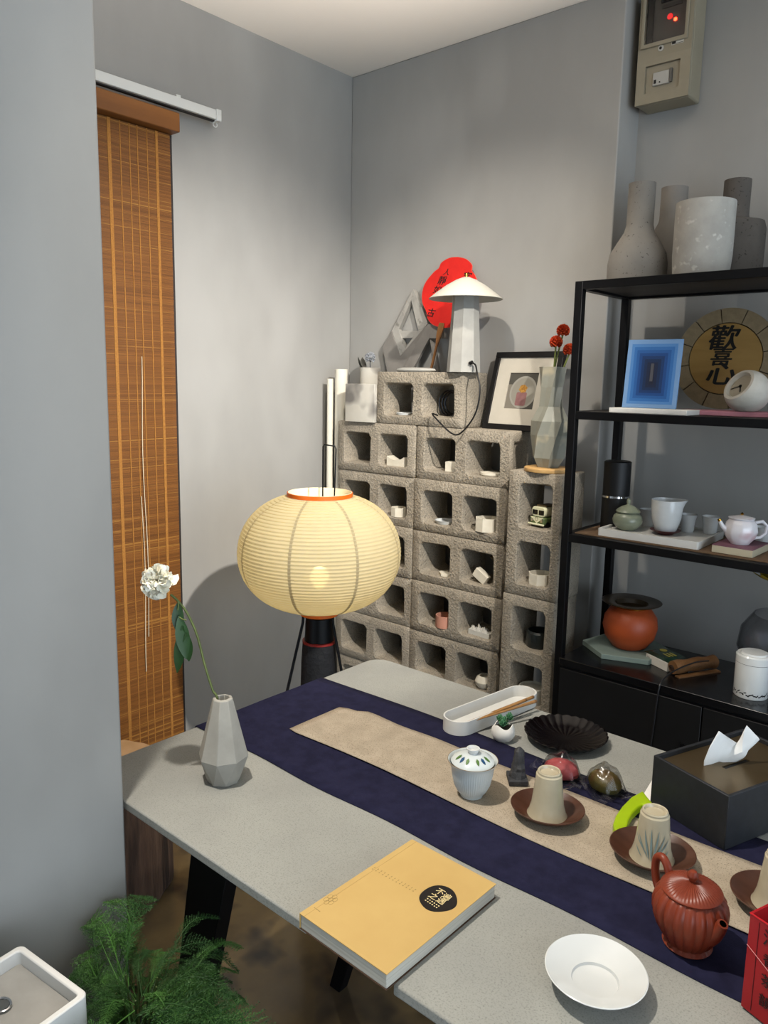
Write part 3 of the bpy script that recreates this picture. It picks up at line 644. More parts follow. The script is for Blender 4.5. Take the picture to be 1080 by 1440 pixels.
def petal_mb(L_, W_, bend, th=.0006, n=6):
    mb = MB(); vs = []
    for i in range(n+1):
        u = i/n; w_ = W_*math.sin(PI*min(1, u*.96+.03))**.8; z_ = bend*u*u
        vs += [(L_*u, -w_, z_), (L_*u, 0, z_-.15*w_), (L_*u, w_, z_)]
    return mb.add(vs, [f for i in range(n) for f in ((3*i, 3*i+3, 3*i+4, 3*i+1), (3*i+1, 3*i+4, 3*i+5, 3*i+2))])
for k in range(6):
    o = petal_mb(.055, .012, .012).build('petal', yp, yf, tuple(yh), (0, -.25, k*PI/3+.3), recalc=False)
# ------------------------------------------------------------------ things standing on the concrete blocks
ZR1, ZR2 = 8*BH+G+.001, 7*BH+G+.0005
lamp = thing('mushroom_lamp', 'white mushroom shaped desk lamp on an octagonal concrete column', 'lamp', (.572, .028, ZR1))
oct_ = lambda r, z, a0=22.5-40: [(r*math.cos(math.radians(a0+45*k)), r*math.sin(math.radians(a0+45*k)), z) for k in range(8)]
MB().rings([oct_(.058, 0), oct_(.045, .235), oct_(.044, .262)]).build('column', pm('lamp_concrete', '8f8d87', '9b9992', scale=14, rough=.85, bump=.15, bscale=160, bdist=.002), lamp, sharp=10)
cap_ = [(.124, .243), (.125, .2445), (.098, .266), (.066, .289), (.034, .307), (.010, .316), (.0, .317)]
MB().lathe([(.004, .312), (.033, .303), (.065, .285), (.097, .2622), (.122, .2435)] + cap_, 64).build('shade', pm('lamp_white', 'aeaa9f', rough=.5), lamp)
MB().lathe([(.005, .315), (.005, .325), (.004, .328), (0, .328)], 16).build('brass_knob', brass, lamp)
cb = [(.605, .03, ZR1+.03), (.625, .02, ZR1+.022), (.655, -.012, ZR1-.01), (.672, -.02, ZR1-.05), (.668, -.022, ZR1-.11), (.645, -.022, ZR1-.16), (.60, -.022, ZR1-.205), (.565, -.024, ZR1-.205), (.50, -.016, ZR1-.165), (.455, .012, ZR1-.145), (.45, .05, ZR1-.152)]
cb = [(x-.551, y-.055, z-ZR1) for x, y, z in cb]
MB().tube(smooth_pts(cb), .0028, 8).build('power_cable', cable_mat, lamp)
MB().lathe([(.006, -.004), (.006, .008), (0, .008)], 12, Matrix.Translation((.053, -.034, .03)) @ Matrix.Rotation(math.radians(70), 4, 'Y')).build('cable_bushing', cable_mat, lamp)
# flat pebble slab and red fan
tag(MB().lathe([(0, 0), (.07, 0), (.078, .005), (.074, .011), (.05, .015), (0, .016)], 28, Matrix.Diagonal((1.12, .50, 1, 1)), fn=lambda t, r, z, k: (r*(1+.06*math.sin(3*t+.4)+.03*math.sin(5*t)), z, t)).build('flat_stone', MATS['lamp_concrete'], None, (.348, .038, ZR1)), 'flat pale stone slab lying left of the lamp column', 'stone')
fan = thing('red_fan', 'red lobed hand fan with black brush writing and wooden handle', 'fan', (.368, .113, ZR1), rot=(math.radians(-9), math.radians(8), 0))
FS = .00029
half = [(0, 0), (110, 22), (190, 85), (222, 160), (300, 270), (330, 400), (312, 520), (245, 640), (197, 690), (178, 762), (95, 822), (0, 838)]
def crspline(P, n=5):
    return [(v.x, v.y) for v in smooth_pts([(x, y, 0) for x, y in P], n)]
hf = crspline(half); FSX, FSZ = .00038, .000305; fo = [(x*FSX, y*FSZ) for x, y in hf] + [(-x*FSX, y*FSZ) for x, y in reversed(hf[1:-1])]
FZ = .166
MB().rings([[(x, -.0012, y+FZ) for x, y in fo], [(x, .0012, y+FZ) for x, y in fo]]).build('fan_leaf', pm('vermilion_paper', 'b8150d', 'c21a10', scale=30, rough=.75), fan)
rim_o = [(x*1.012, (y-.121)*1.012+.121) for x, y in fo]
MB().tube([(x, 0, y+FZ) for x, y in fo], .0014, 6, closed=True).build('fan_rim', pm('red_edge', 'c8402c', rough=.6), fan)
hw = [(.0045, 0), (.0045, .10), (.0115, .135), (.0125, .17), (.010, .182), (-.010, .182), (-.0125, .17), (-.0115, .135), (-.0045, .10), (-.0045, 0)]
MB().rings([[(x, -.007, y) for x, y in hw], [(x, -.0013, y) for x, y in hw]]).build('handle', wood_brown, fan, bevel=.001)
for ch_, u, v, s_ in (('人', -95, 650, .026), ('靜', -128, 545, .034), ('如', -160, 430, .031), ('古', -170, 150, .034), ('客', 150, 615, .034)):
    text(ch_, s_, 'brush_character', ink, fan, frame((u*FSX, -.0014, v*FSZ+FZ), (1, 0, 0), (0, 0, 1)), .0003, 1.1, .2, .014)
# grey geometric panels leaning behind the fan
def panel(o, name, px, Y, th, mat, zo):
    P = [onY(530+x/9.818, 400+y/9.818, Y) for x, y in px]
    mb = MB(); mb.rings([[(p.x-o.x, Y-o.y, max(p.z, ZR1+.0005)-o.z) for p in P], [(p.x-o.x, Y+th-o.y, max(p.z, ZR1+.0005)-o.z) for p in P]])
    return mb
og = Vector((.24, .185, ZR1))
sc1 = thing('concrete_sculpture', 'grey angular concrete A-frame ornament leaning on the wall behind the fan', 'ornament', og)
panel(og, '', [(200, 645), (500, 65), (470, 215), (300, 620), (385, 890), (315, 1000)], .174, .02, None, 0).build('left_bar', conc_mid, sc1, bevel=.001)
panel(og, '', [(470, 215), (500, 65), (620, 330), (700, 540), (640, 612), (568, 632)], .174, .02, None, 0).build('right_bar', conc_mid, sc1, bevel=.001)
panel(og, '', [(312, 640), (568, 640), (500, 742), (342, 742)], .180, .010, None, 0).build('cross_bar', conc_mid, sc1, bevel=.001)
panel(og, '', [(385, 890), (315, 1000), (700, 541), (640, 612), (568, 633)], .1745, .02, None, 0).build('lower_bar', conc_mid, sc1, bevel=.001)
panel(og, '', [(75, 855), (200, 645), (315, 1000), (690, 552), (440, 1215), (140, 1215)], .168, .027, None, 0).build('left_foot', conc_dark, sc1, bevel=.001)
og2 = Vector((.365, .158, ZR1))
sc2 = thing('concrete_sculpture', 'darker grey concrete A-frame ornament directly behind the fan handle', 'ornament', og2)
panel(og2, '', [(330, 1215), (700, 545), (760, 545), (760, 640), (720, 745), (525, 1110), (480, 1215)], .1515, .014, None, 0).build('left_bar', conc_dark, sc2, bevel=.001)
panel(og2, '', [(700, 545), (900, 545), (960, 745), (720, 745)], .152, .013, None, 0).build('top_bar', conc_dark, sc2, bevel=.001)
panel(og2, '', [(730, 760), (790, 830), (860, 1215), (800, 1215)], .1525, .012, None, 0).build('right_bar', conc_dark, sc2, bevel=.001)
# framed picture
PF = onY(682, 602, .045)
fr = thing('framed_picture', 'black framed picture of a pink bottle on a round plate leaning on the wall', 'picture', (.618, .085, ZR2), rot=(math.radians(-15), 0, math.radians(-4)))
FW, FH = .272, .272; fb = .019
black_wood = pm('black_frame_wood', '0c0b0b', '131211', scale=30, rough=.4)
for a, b in (((0, -.0, 0), (FW, .02, fb)), ((0, 0, FH-fb), (FW, .02, FH)), ((0, 0, fb), (fb, .02, FH-fb)), ((FW-fb, 0, fb), (FW, .02, FH-fb))):
    MB().box(a, b).build('frame_bar', black_wood, fr, bevel=.001)
ox0, ox1, oz0, oz1 = .072, .188, .075, .20
mm = pm('cream_mat_board', 'aca597', 'b1aa9c', scale=20, rough=.85)
mt = MB(); mt.box((fb, .006, fb), (FW-fb, .009, oz0)); mt.box((fb, .006, oz1), (FW-fb, .009, FH-fb)); mt.box((fb, .006, oz0), (ox0, .009, oz1)); mt.box((ox1, .006, oz0), (FW-fb, .009, oz1))
mo = MB()
ro = [(fb, fb), (FW-fb, fb), (FW-fb, FH-fb), (fb, FH-fb)]; ri = [(ox0, oz0), (ox1, oz0), (ox1, oz1), (ox0, oz1)]
mo.rings([[(x, .009, z) for x, z in ro], [(x, .006, z) for x, z in ro], [(x, .006, z) for x, z in ri], [(x, .009, z) for x, z in ri]], False, loop=True).build('mat_board', mm, fr)
MB().box((fb, .012, fb), (FW-fb, .018, FH-fb)).build('backing', black_wood, fr)
pc = MB().box((ox0-.004, .0095, oz0-.004), (ox1+.004, .0115, oz1+.004)).build('print', pm('print_ground', '3c3933', '45423b', scale=12, rough=.8), fr)
cxp, czp = (ox0+ox1)/2+.006, (oz0+oz1)/2-.004
def flat(poly, y, name, mat, par):
    return MB().add([(x, y, z) for x, z in poly], [tuple(range(len(poly)))]).build(name, mat, par)
flat([(ox0-.003, oz0-.003), (cxp, oz0-.003), (cxp, oz1-.04), (ox0-.003, oz1-.04)], .00945, 'printed_ground', pm('print_pale', '6e685d', rough=.8), pc)
flat([(cxp+.054*math.cos(2*PI*k/40), czp+.056*math.sin(2*PI*k/40)) for k in range(40)], .0094, 'printed_plate', pm('print_plate', '86837a', rough=.8), pc)
flat([(cxp+.047*math.cos(2*PI*k/40), czp+.049*math.sin(2*PI*k/40)) for k in range(40)], .00935, 'printed_plate_well', pm('print_well', '7c786d', rough=.8), pc)
flat([(x+cxp-.004, z+czp-.047) for x, z in rounded(-.021, 0, .021, .047, .006)], .0093, 'printed_bottle', pm('print_pink', '6e4a49', '7b5856', scale=60, rough=.7), pc)
flat([(cxp-.002+.016*math.cos(2*PI*k/20)*(1+.15*math.sin(6*2*PI*k/20)), czp+.012+.014*math.sin(2*PI*k/20)) for k in range(20)], .00925, 'printed_stopper', pm('print_gold2', '7a4f1a', 'a9803a', scale=160, rough=.5), pc)
# faceted tall vase with orange flowers on a wooden disc
VX, VY = .930, .0; ZCOL = .808+.404+G+.001
tag(MB().lathe([(0, 0), (.072, 0), (.0735, .003), (.0735, .011), (.071, .013), (0, .013)], 48).build('wooden_disc', wood_light, None, (VX, VY, ZCOL)), 'round pale wooden disc under the tall faceted vase', 'disc')
vz = ZCOL+.0135
tv = thing('faceted_vase', 'tall grey green faceted vase with slanted ridges on a wooden disc', 'vase', (VX, VY, vz))
def facet(n, prof, tw):
    rr = []
    for r, z, a in prof:
        rr.append([(r*(1 if k % 2 == 0 else tw)*math.cos(2*PI*k/(2*n)+a), r*(1 if k % 2 == 0 else tw)*math.sin(2*PI*k/(2*n)+a), z) for k in range(2*n)])
    return rr
mb = MB(); rg = facet(6, [(.036, 0, 0), (.053, .030, .05), (.0600, .10, .35), (.0590, .145, .6), (.038, .19, .8), (.0385, .25, 1.05), (.043, .312, 1.3), (.037, .312, 1.3), (.030, .25, 1.05), (.03, .19, .8), (.03, .05, .3)], .80)
mb.rings(rg); mb.build('body', pm('grey_green_glaze', '767569', '838276', scale=10, rough=.4, c3='a59a80', s3=16, lo3=.6, hi3=.8), tv, sharp=8)
def puff(par, c, r, mat, seed, n=70, name='flower_head'):
    rq = random.Random(seed); mb = MB()
    for k in range(n):
        t = math.acos(1-1.75*(k+.5)/n); f_ = k*2.39996; d = Vector((math.sin(t)*math.cos(f_), math.sin(t)*math.sin(f_), math.cos(t)))
        Mx = Matrix.Translation(Vector(c)+d*r*.72) @ d.to_track_quat('Z', 'Y').to_matrix().to_4x4() @ Matrix.Rotation(rq.uniform(0, 3), 4, 'Z')
        w_ = r*.20; mb.add([(-w_, 0, -r*.3), (w_, 0, -r*.3), (w_*1.2, 0, r*.25), (0, 0, r*.36), (-w_*1.2, 0, r*.25), (0, -w_, -r*.3), (0, w_, -r*.3), (0, w_*1.2, r*.25), (0, -w_*1.2, r*.25)], [(0, 1, 2, 3, 4), (5, 6, 7, 3, 8)], Mx)
    mb.lathe([(0, -r*.75), (r*.5, -r*.5), (r*.72, 0), (r*.5, r*.5), (0, r*.72)], 12, Matrix.Translation(c))
    return mb.build(name, mat, par, recalc=False)
org = pm('orange_petals', 'a83212', 'c04a1c', scale=50, rough=.7)
for i, (px, py, lab) in enumerate(((792, 465, 'tallest orange ball flower in the faceted vase'), (782, 481, 'left orange ball flower in the faceted vase'), (801, 492, 'lowest orange ball flower in the faceted vase'))):
    P = onY(px, py, VY + (.0, -.01, .01)[i]); b0 = Vector((VX-.006+.008*i, VY, vz+.12))
    fl = thing('orange_flower', lab, 'flower', b0, group='orange flowers in the faceted vase'); d = P-b0
    MB().tube(smooth_pts([(0, 0, 0), (d.x*.25, d.y*.25, d.z*.55), (d.x, d.y, d.z-.01)]), .0028, 8).build('stem', pm('flower_stem', '5f6630', '6c7338', scale=30, rough=.6), fl)
    puff(fl, d, .0195, org, i)
# white rolls, marbled cube vase, marbled pot with crystal ornament
marb = pm('grey_white_marble', 'a9a499', 'b6b1a6', scale=6, rough=.5, c3='6b6762', s3=9, lo3=.5, hi3=.66)
cube = thing('marbled_cube_vase', 'square white cube vase with grey marbling on the left block', 'vase', (.125, .04, ZR2), rotz=math.radians(3))
mb = MB(); shell(mb, rounded(-.072, -.055, .072, .055, .003, 2), rounded(-.064, -.047, .064, .047, .003, 2), 0, .02, .143); mb.build('body', marb, cube, bevel=.001)
pot = thing('marbled_pot', 'small round marbled pot behind the white cube vase', 'pot', (.052, .127, ZR2))
MB().lathe([(0, 0), (.036, 0), (.042, .01), (.040, .19), (.042, .205), (.036, .207), (.034, .03), (0, .03)], 32, fn=lambda t, r, z, k: (r*(1+.03*math.sin(3*t)), z, t)).build('body', marb, pot)
orn = thing('crystal_sprig', 'clear crystal flower sprig standing in the marbled pot', 'ornament', (.052, .127, ZR2+.031))
puff(orn, (0, 0, .215), .022, pm('crystal', 'b9bcc0', rough=.08, spec=.6, trans=.6), 4, 30, 'crystal_head')
MB().tube([(0, 0, 0), (.003, 0, .1), (0, 0, .205)], .002, 6).build('stem', chrome, orn)
lf = thing('dark_leaf', 'dark grey dried leaf poking out left of the crystal sprig', 'leaf', (.035, .125, ZR2+.031))
for a in (150, 200, 240):
    petal_mb(.055, .014, .02).build('leaf_blade', pm('dry_leaf', '47453f', '55524a', scale=30, rough=.8), lf, (-.012, 0, .165), (0, -.75, math.radians(a)), recalc=False)
MB().tube([(0, 0, 0), (-.006, 0, .08), (-.012, 0, .165)], .002, 6).build('stem', MATS['dry_leaf'], lf)
roll_m = pm('ivory_paper', 'ccc6b6', 'd3cdbe', scale=6, rough=.85)
for x, y, r, h, lab in ((-.073, .03, .0125, 1.492, 'thin ivory paper roll against the side wall'), (-.036, .055, .025, 1.53, 'thick ivory paper roll standing beside the block stack')):
    t_ = thing('paper_roll', lab, 'paper roll', (x, y, .0), group='paper rolls in the wall corner')
    MB().lathe([(0, .002), (r, 0), (r, h), (r*.9, h), (r*.88, h-.05), (0, h-.05)], 28).build('sheet', roll_m, t_)
    MB().tube([(r*.9*(1-k/70)*math.cos(k*.4), r*.9*(1-k/70)*math.sin(k*.4), h-.004) for k in range(50)], .0008, 5).build('inner_layer', roll_m, t_)

# ------------------------------------------------------------------ things inside the block holes
def hf_(row): return row*BH+G+.031+.0012
def small(name, mb, mat, loc, label, cat, rot=None, bevel=0, sharp=35):
    return tag(mb.build(name, mat, None, loc, rot, bevel, sharp), label, cat, 'small pieces in the block holes')
def dish(r, h): return MB().lathe([(0, 0), (r*.85, 0), (r, h), (r*.93, h), (r*.8, h*.4), (0, h*.4)], 36)
def polypot(n, r, h, wall=.9, floor=.3, a0=0):
    P = lambda q, z: [(q*math.cos(2*PI*k/n+a0), q*math.sin(2*PI*k/n+a0), z) for k in range(n)]
    return MB().rings([P(r, 0), P(r, h), P(r*wall, h), P(r*wall, h*floor)])
white_cast = pm('white_cast', 'c2baa8', 'cbc4b3', scale=30, rough=.75)
small('white_dish', dish(.036, .010), porcelain, (.304, .045, hf_(7)), 'shallow white dish in the left hole of the top block', 'dish')
small('grey_cup', MB().lathe([(0, 0), (.021, 0), (.022, .045), (.019, .045), (.018, .006), (0, .006)], 28), conc_mid, (.338, .075, hf_(7)+.0045), 'small grey cup standing on the white dish in the top block', 'cup')
coil = thing('cable_coil', 'black cable coil in the right hole of the top block', 'cable', (.488, .08, hf_(7)), group='small pieces in the block holes')
for k in range(3):
    MB().tube([((.046-.004*k)*math.cos(t*PI/18), .012*k-.01, .049+(.046-.004*k)*math.sin(t*PI/18)) for t in range(36)], .0028, 8, closed=True).build('cable_loop', black_gloss, coil)
tag(MB().lathe([(0, -.032), (.018, -.028), (.031, -.008), (.031, .008), (.018, .028), (0, .032)], 28).build('dark_ball', pm('dark_stone', '4a4844', '54524d', scale=20, rough=.8), None, (.132, .09, hf_(6)+.032)), 'dark round stone at the back of the left hole, second course', 'stone', 'small pieces in the block holes')
mb = MB(); top = [(x, .036-.014*(1-(x/.042)**2)) for x in [-.042+.084*k/12 for k in range(13)]]
pl_ = [(-.042, 0), (.042, 0)] + list(reversed(top))
mb.rings([[(x, -.02, z) for x, z in pl_], [(x, .02, z) for x, z in pl_]])
small('curved_block', mb, white_cast, (.286, .035, hf_(6)), 'white block with a hollowed top in the second course, left block', 'block', (0, 0, -.03), sharp=25)
small('small_cube', MB().box((-.021, -.02, 0), (.021, .02, .036)), white_cast, (.531, .042, hf_(6)), 'small cream cube in the second course, right block', 'cube', (0, 0, .15), .0015)
small('white_dish', MB().lathe([(0, 0), (.038, 0), (.041, .004), (.041, .011), (0, .012)], 36), white_cast, (.688, .055, hf_(6)), 'flat white round coaster in the second course, right block', 'coaster')
small('octagonal_pot', polypot(8, .030, .034, a0=.2), white_cast, (.292, .035, hf_(5)), 'small octagonal cream pot in the third course, left block', 'pot')
small('white_dish', dish(.042, .012), porcelain, (.508, .045, hf_(5)), 'shallow white dish in the third course, right block', 'dish')
small('octagonal_pot', polypot(8, .043, .046, a0=.2), white_cast, (.690, .034, hf_(5)), 'large octagonal cream pot in the third course, right block', 'pot')
small('hexagonal_coaster', MB().prism([(.042*math.cos(k*PI/3), .042*math.sin(k*PI/3)) for k in range(6)], 0, .010), white_cast, (.527, .05, hf_(4)), 'cream hexagonal coaster in the fourth course, right block', 'coaster', (0, 0, .3), .001)
small('tilted_block', MB().box((-.028, -.013, 0), (.028, .013, .034)), white_cast, (.665, .036, hf_(4)+.012), 'cream block tipped over in the fourth course, right block', 'block', (0, math.radians(32), 0), .002)
small('clay_goblet', MB().lathe([(0, 0), (.022, 0), (.01, .01), (.009, .06), (.03, .085), (.028, .087), (.007, .062), (0, .062)], 24), pm('ochre_goblet', '6b6045', rough=.8), (.692, .11, hf_(4)), 'small ochre goblet at the back of the fourth course, right block', 'goblet')
small('pink_pot', polypot(12, .037, .044, a0=.1), pm('pink_cast', 'a87562', 'b4806c', scale=20, rough=.7), (.528, .032, hf_(3)), 'salmon pink faceted pot in the fifth course, right block', 'pot')
mb = MB(); r7 = random.Random(9)
mb.box((-.046, -.016, 0), (.046, .016, .018))
for k in range(22):
    x, y = r7.uniform(-.038, .038), r7.uniform(-.012, .012); h = .010+.016*(1-abs(x)/.045)*r7.random(); w_ = .006
    mb.add([(x-w_, y-w_, .017), (x+w_, y-w_, .017), (x+w_, y+w_, .017), (x-w_, y+w_, .017), (x+r7.uniform(-.006, .006), y, .018+h)], [(0, 1, 4), (1, 2, 4), (2, 3, 4), (3, 0, 4)])
small('crystal_cluster', mb, pm('white_crystal', 'b9b6ad', rough=.5), (.682, .036, hf_(3)), 'white spiky crystal cluster in the fifth course, right block', 'crystal', (0, 0, -.08), sharp=10)
small('round_pot', MB().lathe([(0, 0), (.018, 0), (.030, .012), (.033, .026), (.027, .040), (.020, .046), (.017, .045), (.024, .036), (.015, .008), (0, .006)], 32), white_cast, (.700, .04, hf_(2)), 'little round cream pot in the sixth course, right block', 'pot')
# on-end column
CH = .404
def hz(bottom, k): return bottom + (.036 if k == 0 else .216)*1.036 + .002
van = thing('toy_van', 'tiny green and cream toy camper van in the upright block', 'toy van', (.927, .006, hz(.808+G, 1)), rotz=math.radians(-12), group='small pieces in the block holes')
vg = pm('van_green', '4c5a34', rough=.35, coat=.3); vc = pm('van_cream', 'c9c6a4', rough=.35, coat=.3); vb = pm('van_glass', '0c0d0d', rough=.1)
mb = MB(); mb.rings([[(x, y, z) for x, z in rounded(-.030, .008, .030, .034, .006, 3)] for y in (-.04, .05)]); mb.build('lower_body', vg, van, bevel=.003)
sec = rounded(-.028, .034, .028, .066, .012, 4)
MB().rings([[(x, y, z) for x, z in sec] for y in (-.034, .05)]).build('upper_body', vc, van, bevel=.002)
MB().add([(-.028, -.0405, .034), (.028, -.0405, .034), (.0, -.0405, .014)], [(0, 1, 2)]).build('front_panel', vc, van)
for x in (-.013, .013):
    MB().box((x-.0105, -.0350, .041), (x+.0105, -.0335, .056)).build('windscreen', vb, van)
    MB().lathe([(0, .002), (.005, .002), (.006, 0)], 16, Matrix.Translation((x*1.5, -.040, .023)) @ Matrix.Rotation(PI/2, 4, 'X')).build('headlight', chrome, van)
MB().lathe([(.0052, .001), (.0065, .001), (.0065, 0), (.0052, 0)], 20, Matrix.Translation((0, -.0405, .0285)) @ Matrix.Rotation(PI/2, 4, 'X'), closed=True).build('round_badge', chrome, van)
MB().box((-.033, -.046, .008), (.033, -.040, .014)).build('bumper', vc, van, bevel=.002)
for x in (-.027, .027):
    for y in (-.022, .034):
        MB().lathe([(0, -.005), (.010, -.005), (.010, .005), (0, .005)], 18, Matrix.Translation((x, y, .010)) @ Matrix.Rotation(PI/2, 4, 'Y')).build('wheel', black_metal, van)
MB().box((-.02, -.02, .067), (.02, .035, .070)).build('roof_rack', pm('rack_brown', '5a4a30', rough=.6), van)
small('octagonal_dish', polypot(8, .041, .036, a0=.2), white_cast, (.930, -.008, hz(.808+G, 0)), 'octagonal cream dish under the toy van', 'dish')
small('glass_jar', MB().lathe([(0, 0), (.04, 0), (.043, .006), (.043, .05), (.038, .056), (.037, .056), (.038, .05), (.036, .008), (0, .008)], 32), pm('dark_green_glass', '2c3130', rough=.15, trans=.3), (.925, .012, hz(.404, 1)), 'dark glass jar in the middle upright block', 'jar')
small('round_cast_pot', MB().lathe([(0, 0), (.042, 0), (.045, .005), (.045, .052), (.041, .054), (.039, .046), (0, .046)], 40), pm('pale_grey_cast', 'aaa698', 'b5b1a3', scale=16, rough=.8), (.920, -.008, hz(.404, 0)), 'round pale grey cast pot in the lowest visible upright hole', 'pot')

# ------------------------------------------------------------------ meter box on the recessed wall
mx0, mx1, mzb, mzt, myf = 1.033, 1.196, 2.338, 2.652, .24
me_ = thing('meter_box', 'beige electric meter box with red lamp high on the recessed wall', 'meter box', ((mx0+mx1)/2, YR, mzb), group=None)
def MX(x, y, z): return (x-(mx0+mx1)/2, y-YR, z-mzb)
mbg = pm('beige_plastic', '857d6a', '8c8471', scale=10, rough=.55)
MB().box(MX(mx0, myf+.012, mzb), MX(mx1, YR-.001, mzt)).build('case', mbg, me_, bevel=.006)
cov = MB(); ro = rounded(mx0+.001, mzb+.001, mx1-.001, mzt, .006, 2)
def hole_plate(mb, x0, x1, z0, z1, hx0, hx1, hz0, hz1, yf, yb):
    o = [(x0, z0), (x1, z0), (x1, z1), (x0, z1)]; i = [(hx0, hz0), (hx1, hz0), (hx1, hz1), (hx0, hz1)]
    mb.rings([[MX(x, yb, z) for x, z in o], [MX(x, yf, z) for x, z in o], [MX(x, yf, z) for x, z in i], [MX(x, yb, z) for x, z in i]], False, loop=True)
zs = mzb+.128
hole_plate(cov, mx0, mx1, mzb, zs, mx0+.027, mx1-.030, mzb+.03, mzb+.108, myf, myf+.012); cov.build('lower_cover', mbg, me_)
cov = MB(); hole_plate(cov, mx0, mx1, zs, mzt, mx0+.018, mx1-.022, zs+.042, mzt-.012, myf, myf+.012); cov.build('upper_cover', mbg, me_)
cov = MB(); hole_plate(cov, mx0+.008, mx1-.012, zs+.03, mzt-.002, mx0+.018, mx1-.022, zs+.042, mzt-.012, myf-.006, myf-.0005); cov.build('window_frame', mbg, me_, bevel=.002)
MB().box(MX(mx0+.02, myf+.009, zs+.044), MX(mx1-.024, myf+.0115, mzt-.014)).build('meter_face', pm('meter_dark', '4a463f', '3a3732', scale=20, rough=.4), me_)
MB().box(MX(mx0+.02, myf+.0055, zs+.044), MX(mx0+.04, myf+.0085, mzt-.014)).build('dark_strip', pm('strip_dark', '1a1816', rough=.2), me_)
MB().box(MX(mx0+.06, myf+.0055, zs+.15), MX(mx1-.028, myf+.0085, mzt-.016)).build('display', pm('display_dark', '141315', rough=.15), me_)
MB().box(MX(mx0+.064, myf+.006, zs+.134), MX(mx1-.040, myf+.0085, zs+.144)).build('name_strip', pm('strip_grey', '2b2926', rough=.4), me_)
MB().lathe([(0, .004), (.004, .003), (.005, 0)], 12, Matrix.Translation(MX(1.139, myf+.0085, zs+.096)) @ Matrix.Rotation(PI/2, 4, 'X')).build('red_lamp', pm('red_led', 'ff3020', emit='ff2a14', estr=14), me_)
MB().lathe([(0, .003), (.0075, .0025), (.009, 0)], 14, Matrix.Translation(MX(1.122, myf+.0085, zs+.108)) @ Matrix.Rotation(PI/2, 4, 'X')).build('red_lens', pm('red_lens', 'b03030', rough=.15, emit='c02020', estr=.8), me_)
pane = bpy.data.materials.new('clear_pane'); pane.use_nodes = True; nt = pane.node_tree; N = nt.nodes; L = nt.links; N.remove(N['Principled BSDF'])
tr = N.new('ShaderNodeBsdfTransparent'); gs = N.new('ShaderNodeBsdfGlossy'); gs.inputs['Roughness'].default_value = .03; mx = N.new('ShaderNodeMixShader'); lw = N.new('ShaderNodeLayerWeight'); lw.inputs[0].default_value = .12
L.new(lw.outputs['Fresnel'], mx.inputs[0]); L.new(tr.outputs[0], mx.inputs[1]); L.new(gs.outputs[0], mx.inputs[2]); L.new(mx.outputs[0], N['Material Output'].inputs[0]); MATS['clear_pane'] = pane
MB().box(MX(mx0+.0185, myf-.002, zs+.0425), MX(mx1-.0225, myf-.0005, mzt-.0125)).build('pane', pane, me_)
MB().lathe([(0, .002), (.005, .002), (.0085, .0015), (.009, 0)], 20, Matrix.Translation(MX(1.104, myf, zs+.022)) @ Matrix.Rotation(PI/2, 4, 'X')).build('lock', pm('lock_white', 'a9a79f', rough=.4), me_)
MB().lathe([(0, .0008), (.004, .0008), (.004, 0)], 16, Matrix.Translation(MX(1.104, myf-.002, zs+.022)) @ Matrix.Rotation(PI/2, 4, 'X')).build('keyhole', ink, me_)
MB().box(MX(1.136, myf-.0008, zs+.022), MX(1.172, myf, zs+.040)).build('sticker', pm('sticker_white', 'b5b3aa', rough=.6), me_)
st = MB(); st.box(MX(1.1375, myf-.0012, zs+.0235), MX(1.149, myf-.0008, zs+.0385)); st.build('sticker_black_block', ink, me_)
for z_ in (zs+.0235, zs+.0305, zs+.0375): MB().box(MX(1.149, myf-.0012, z_), MX(1.1705, myf-.0008, z_+.0012)).build('sticker_line', ink, me_)
MB().box(MX(mx0+.028, myf+.008, mzb+.031), MX(mx1-.031, myf+.0115, mzb+.107)).build('breaker_panel', mbg, me_)
MB().box(MX(1.085, myf+.0005, mzb+.048), MX(1.135, myf+.0078, mzb+.085)).build('breaker', pm('breaker_grey', 'a19f98', rough=.5), me_, bevel=.001)
MB().box(MX(1.136, myf-.001, mzb+.05), MX(1.143, myf+.0078, mzb+.088)).build('switch_bar', pm('switch_dark', '55524c', rough=.5), me_)
MB().box(MX(1.089, myf-.0005, mzb+.053), MX(1.096, myf+.0003, mzb+.064)).build('switch', ink, me_)
MB().box(MX(1.105, myf-.0005, mzb+.053), MX(1.109, myf+.0003, mzb+.057)).build('test_button', ink, me_)
# ------------------------------------------------------------------ things on the tea table
def T(x, y, z=TZ): return onZ(x, y, z)
# faceted vase with peony
p0 = T(315, 1096)
fv = thing('faceted_concrete_vase', 'tapering faceted grey concrete vase on the table end', 'vase', (p0.x, p0.y, TZ), rotz=math.radians(15))
n = 8
def fr_(r, z, a): return [(r*math.cos(2*PI*k/n+a), r*math.sin(2*PI*k/n+a), z) for k in range(n)]
mb = MB(); A_ = [fr_(.030, 0, 0), fr_(.046, .050, PI/n), fr_(.0185, .158, PI/n)]
vs = [q for r in A_ for q in r]; fs = [tuple(reversed(range(n)))]
for k in range(n):
    j = (k+1) % n
    fs += [(k, j, n+k), (j, n+j, n+k) if False else (j, n+j, n+k)]
    fs += [(n+k, n+j, 2*n+j, 2*n+k)]
b = len(vs); vs += fr_(.0125, .160, PI/n) + fr_(.0115, .06, PI/n)
for k in range(n):
    j = (k+1) % n; fs += [(2*n+k, 2*n+j, b+j, b+k), (b+k, b+j, b+n+j, b+n+k)]
fs.append(tuple(b+n+k for k in range(n)))
mb.add(vs, fs); mb.build('body', pm('vase_concrete', '8b8880', '98958c', scale=16, rough=.8, bump=.15, bscale=160, bdist=.002), fv, sharp=5, bevel=.0012)
pe = thing('white_peony', 'single white peony with drooping leaves in the faceted concrete vase', 'flower', (p0.x, p0.y, TZ+.062))
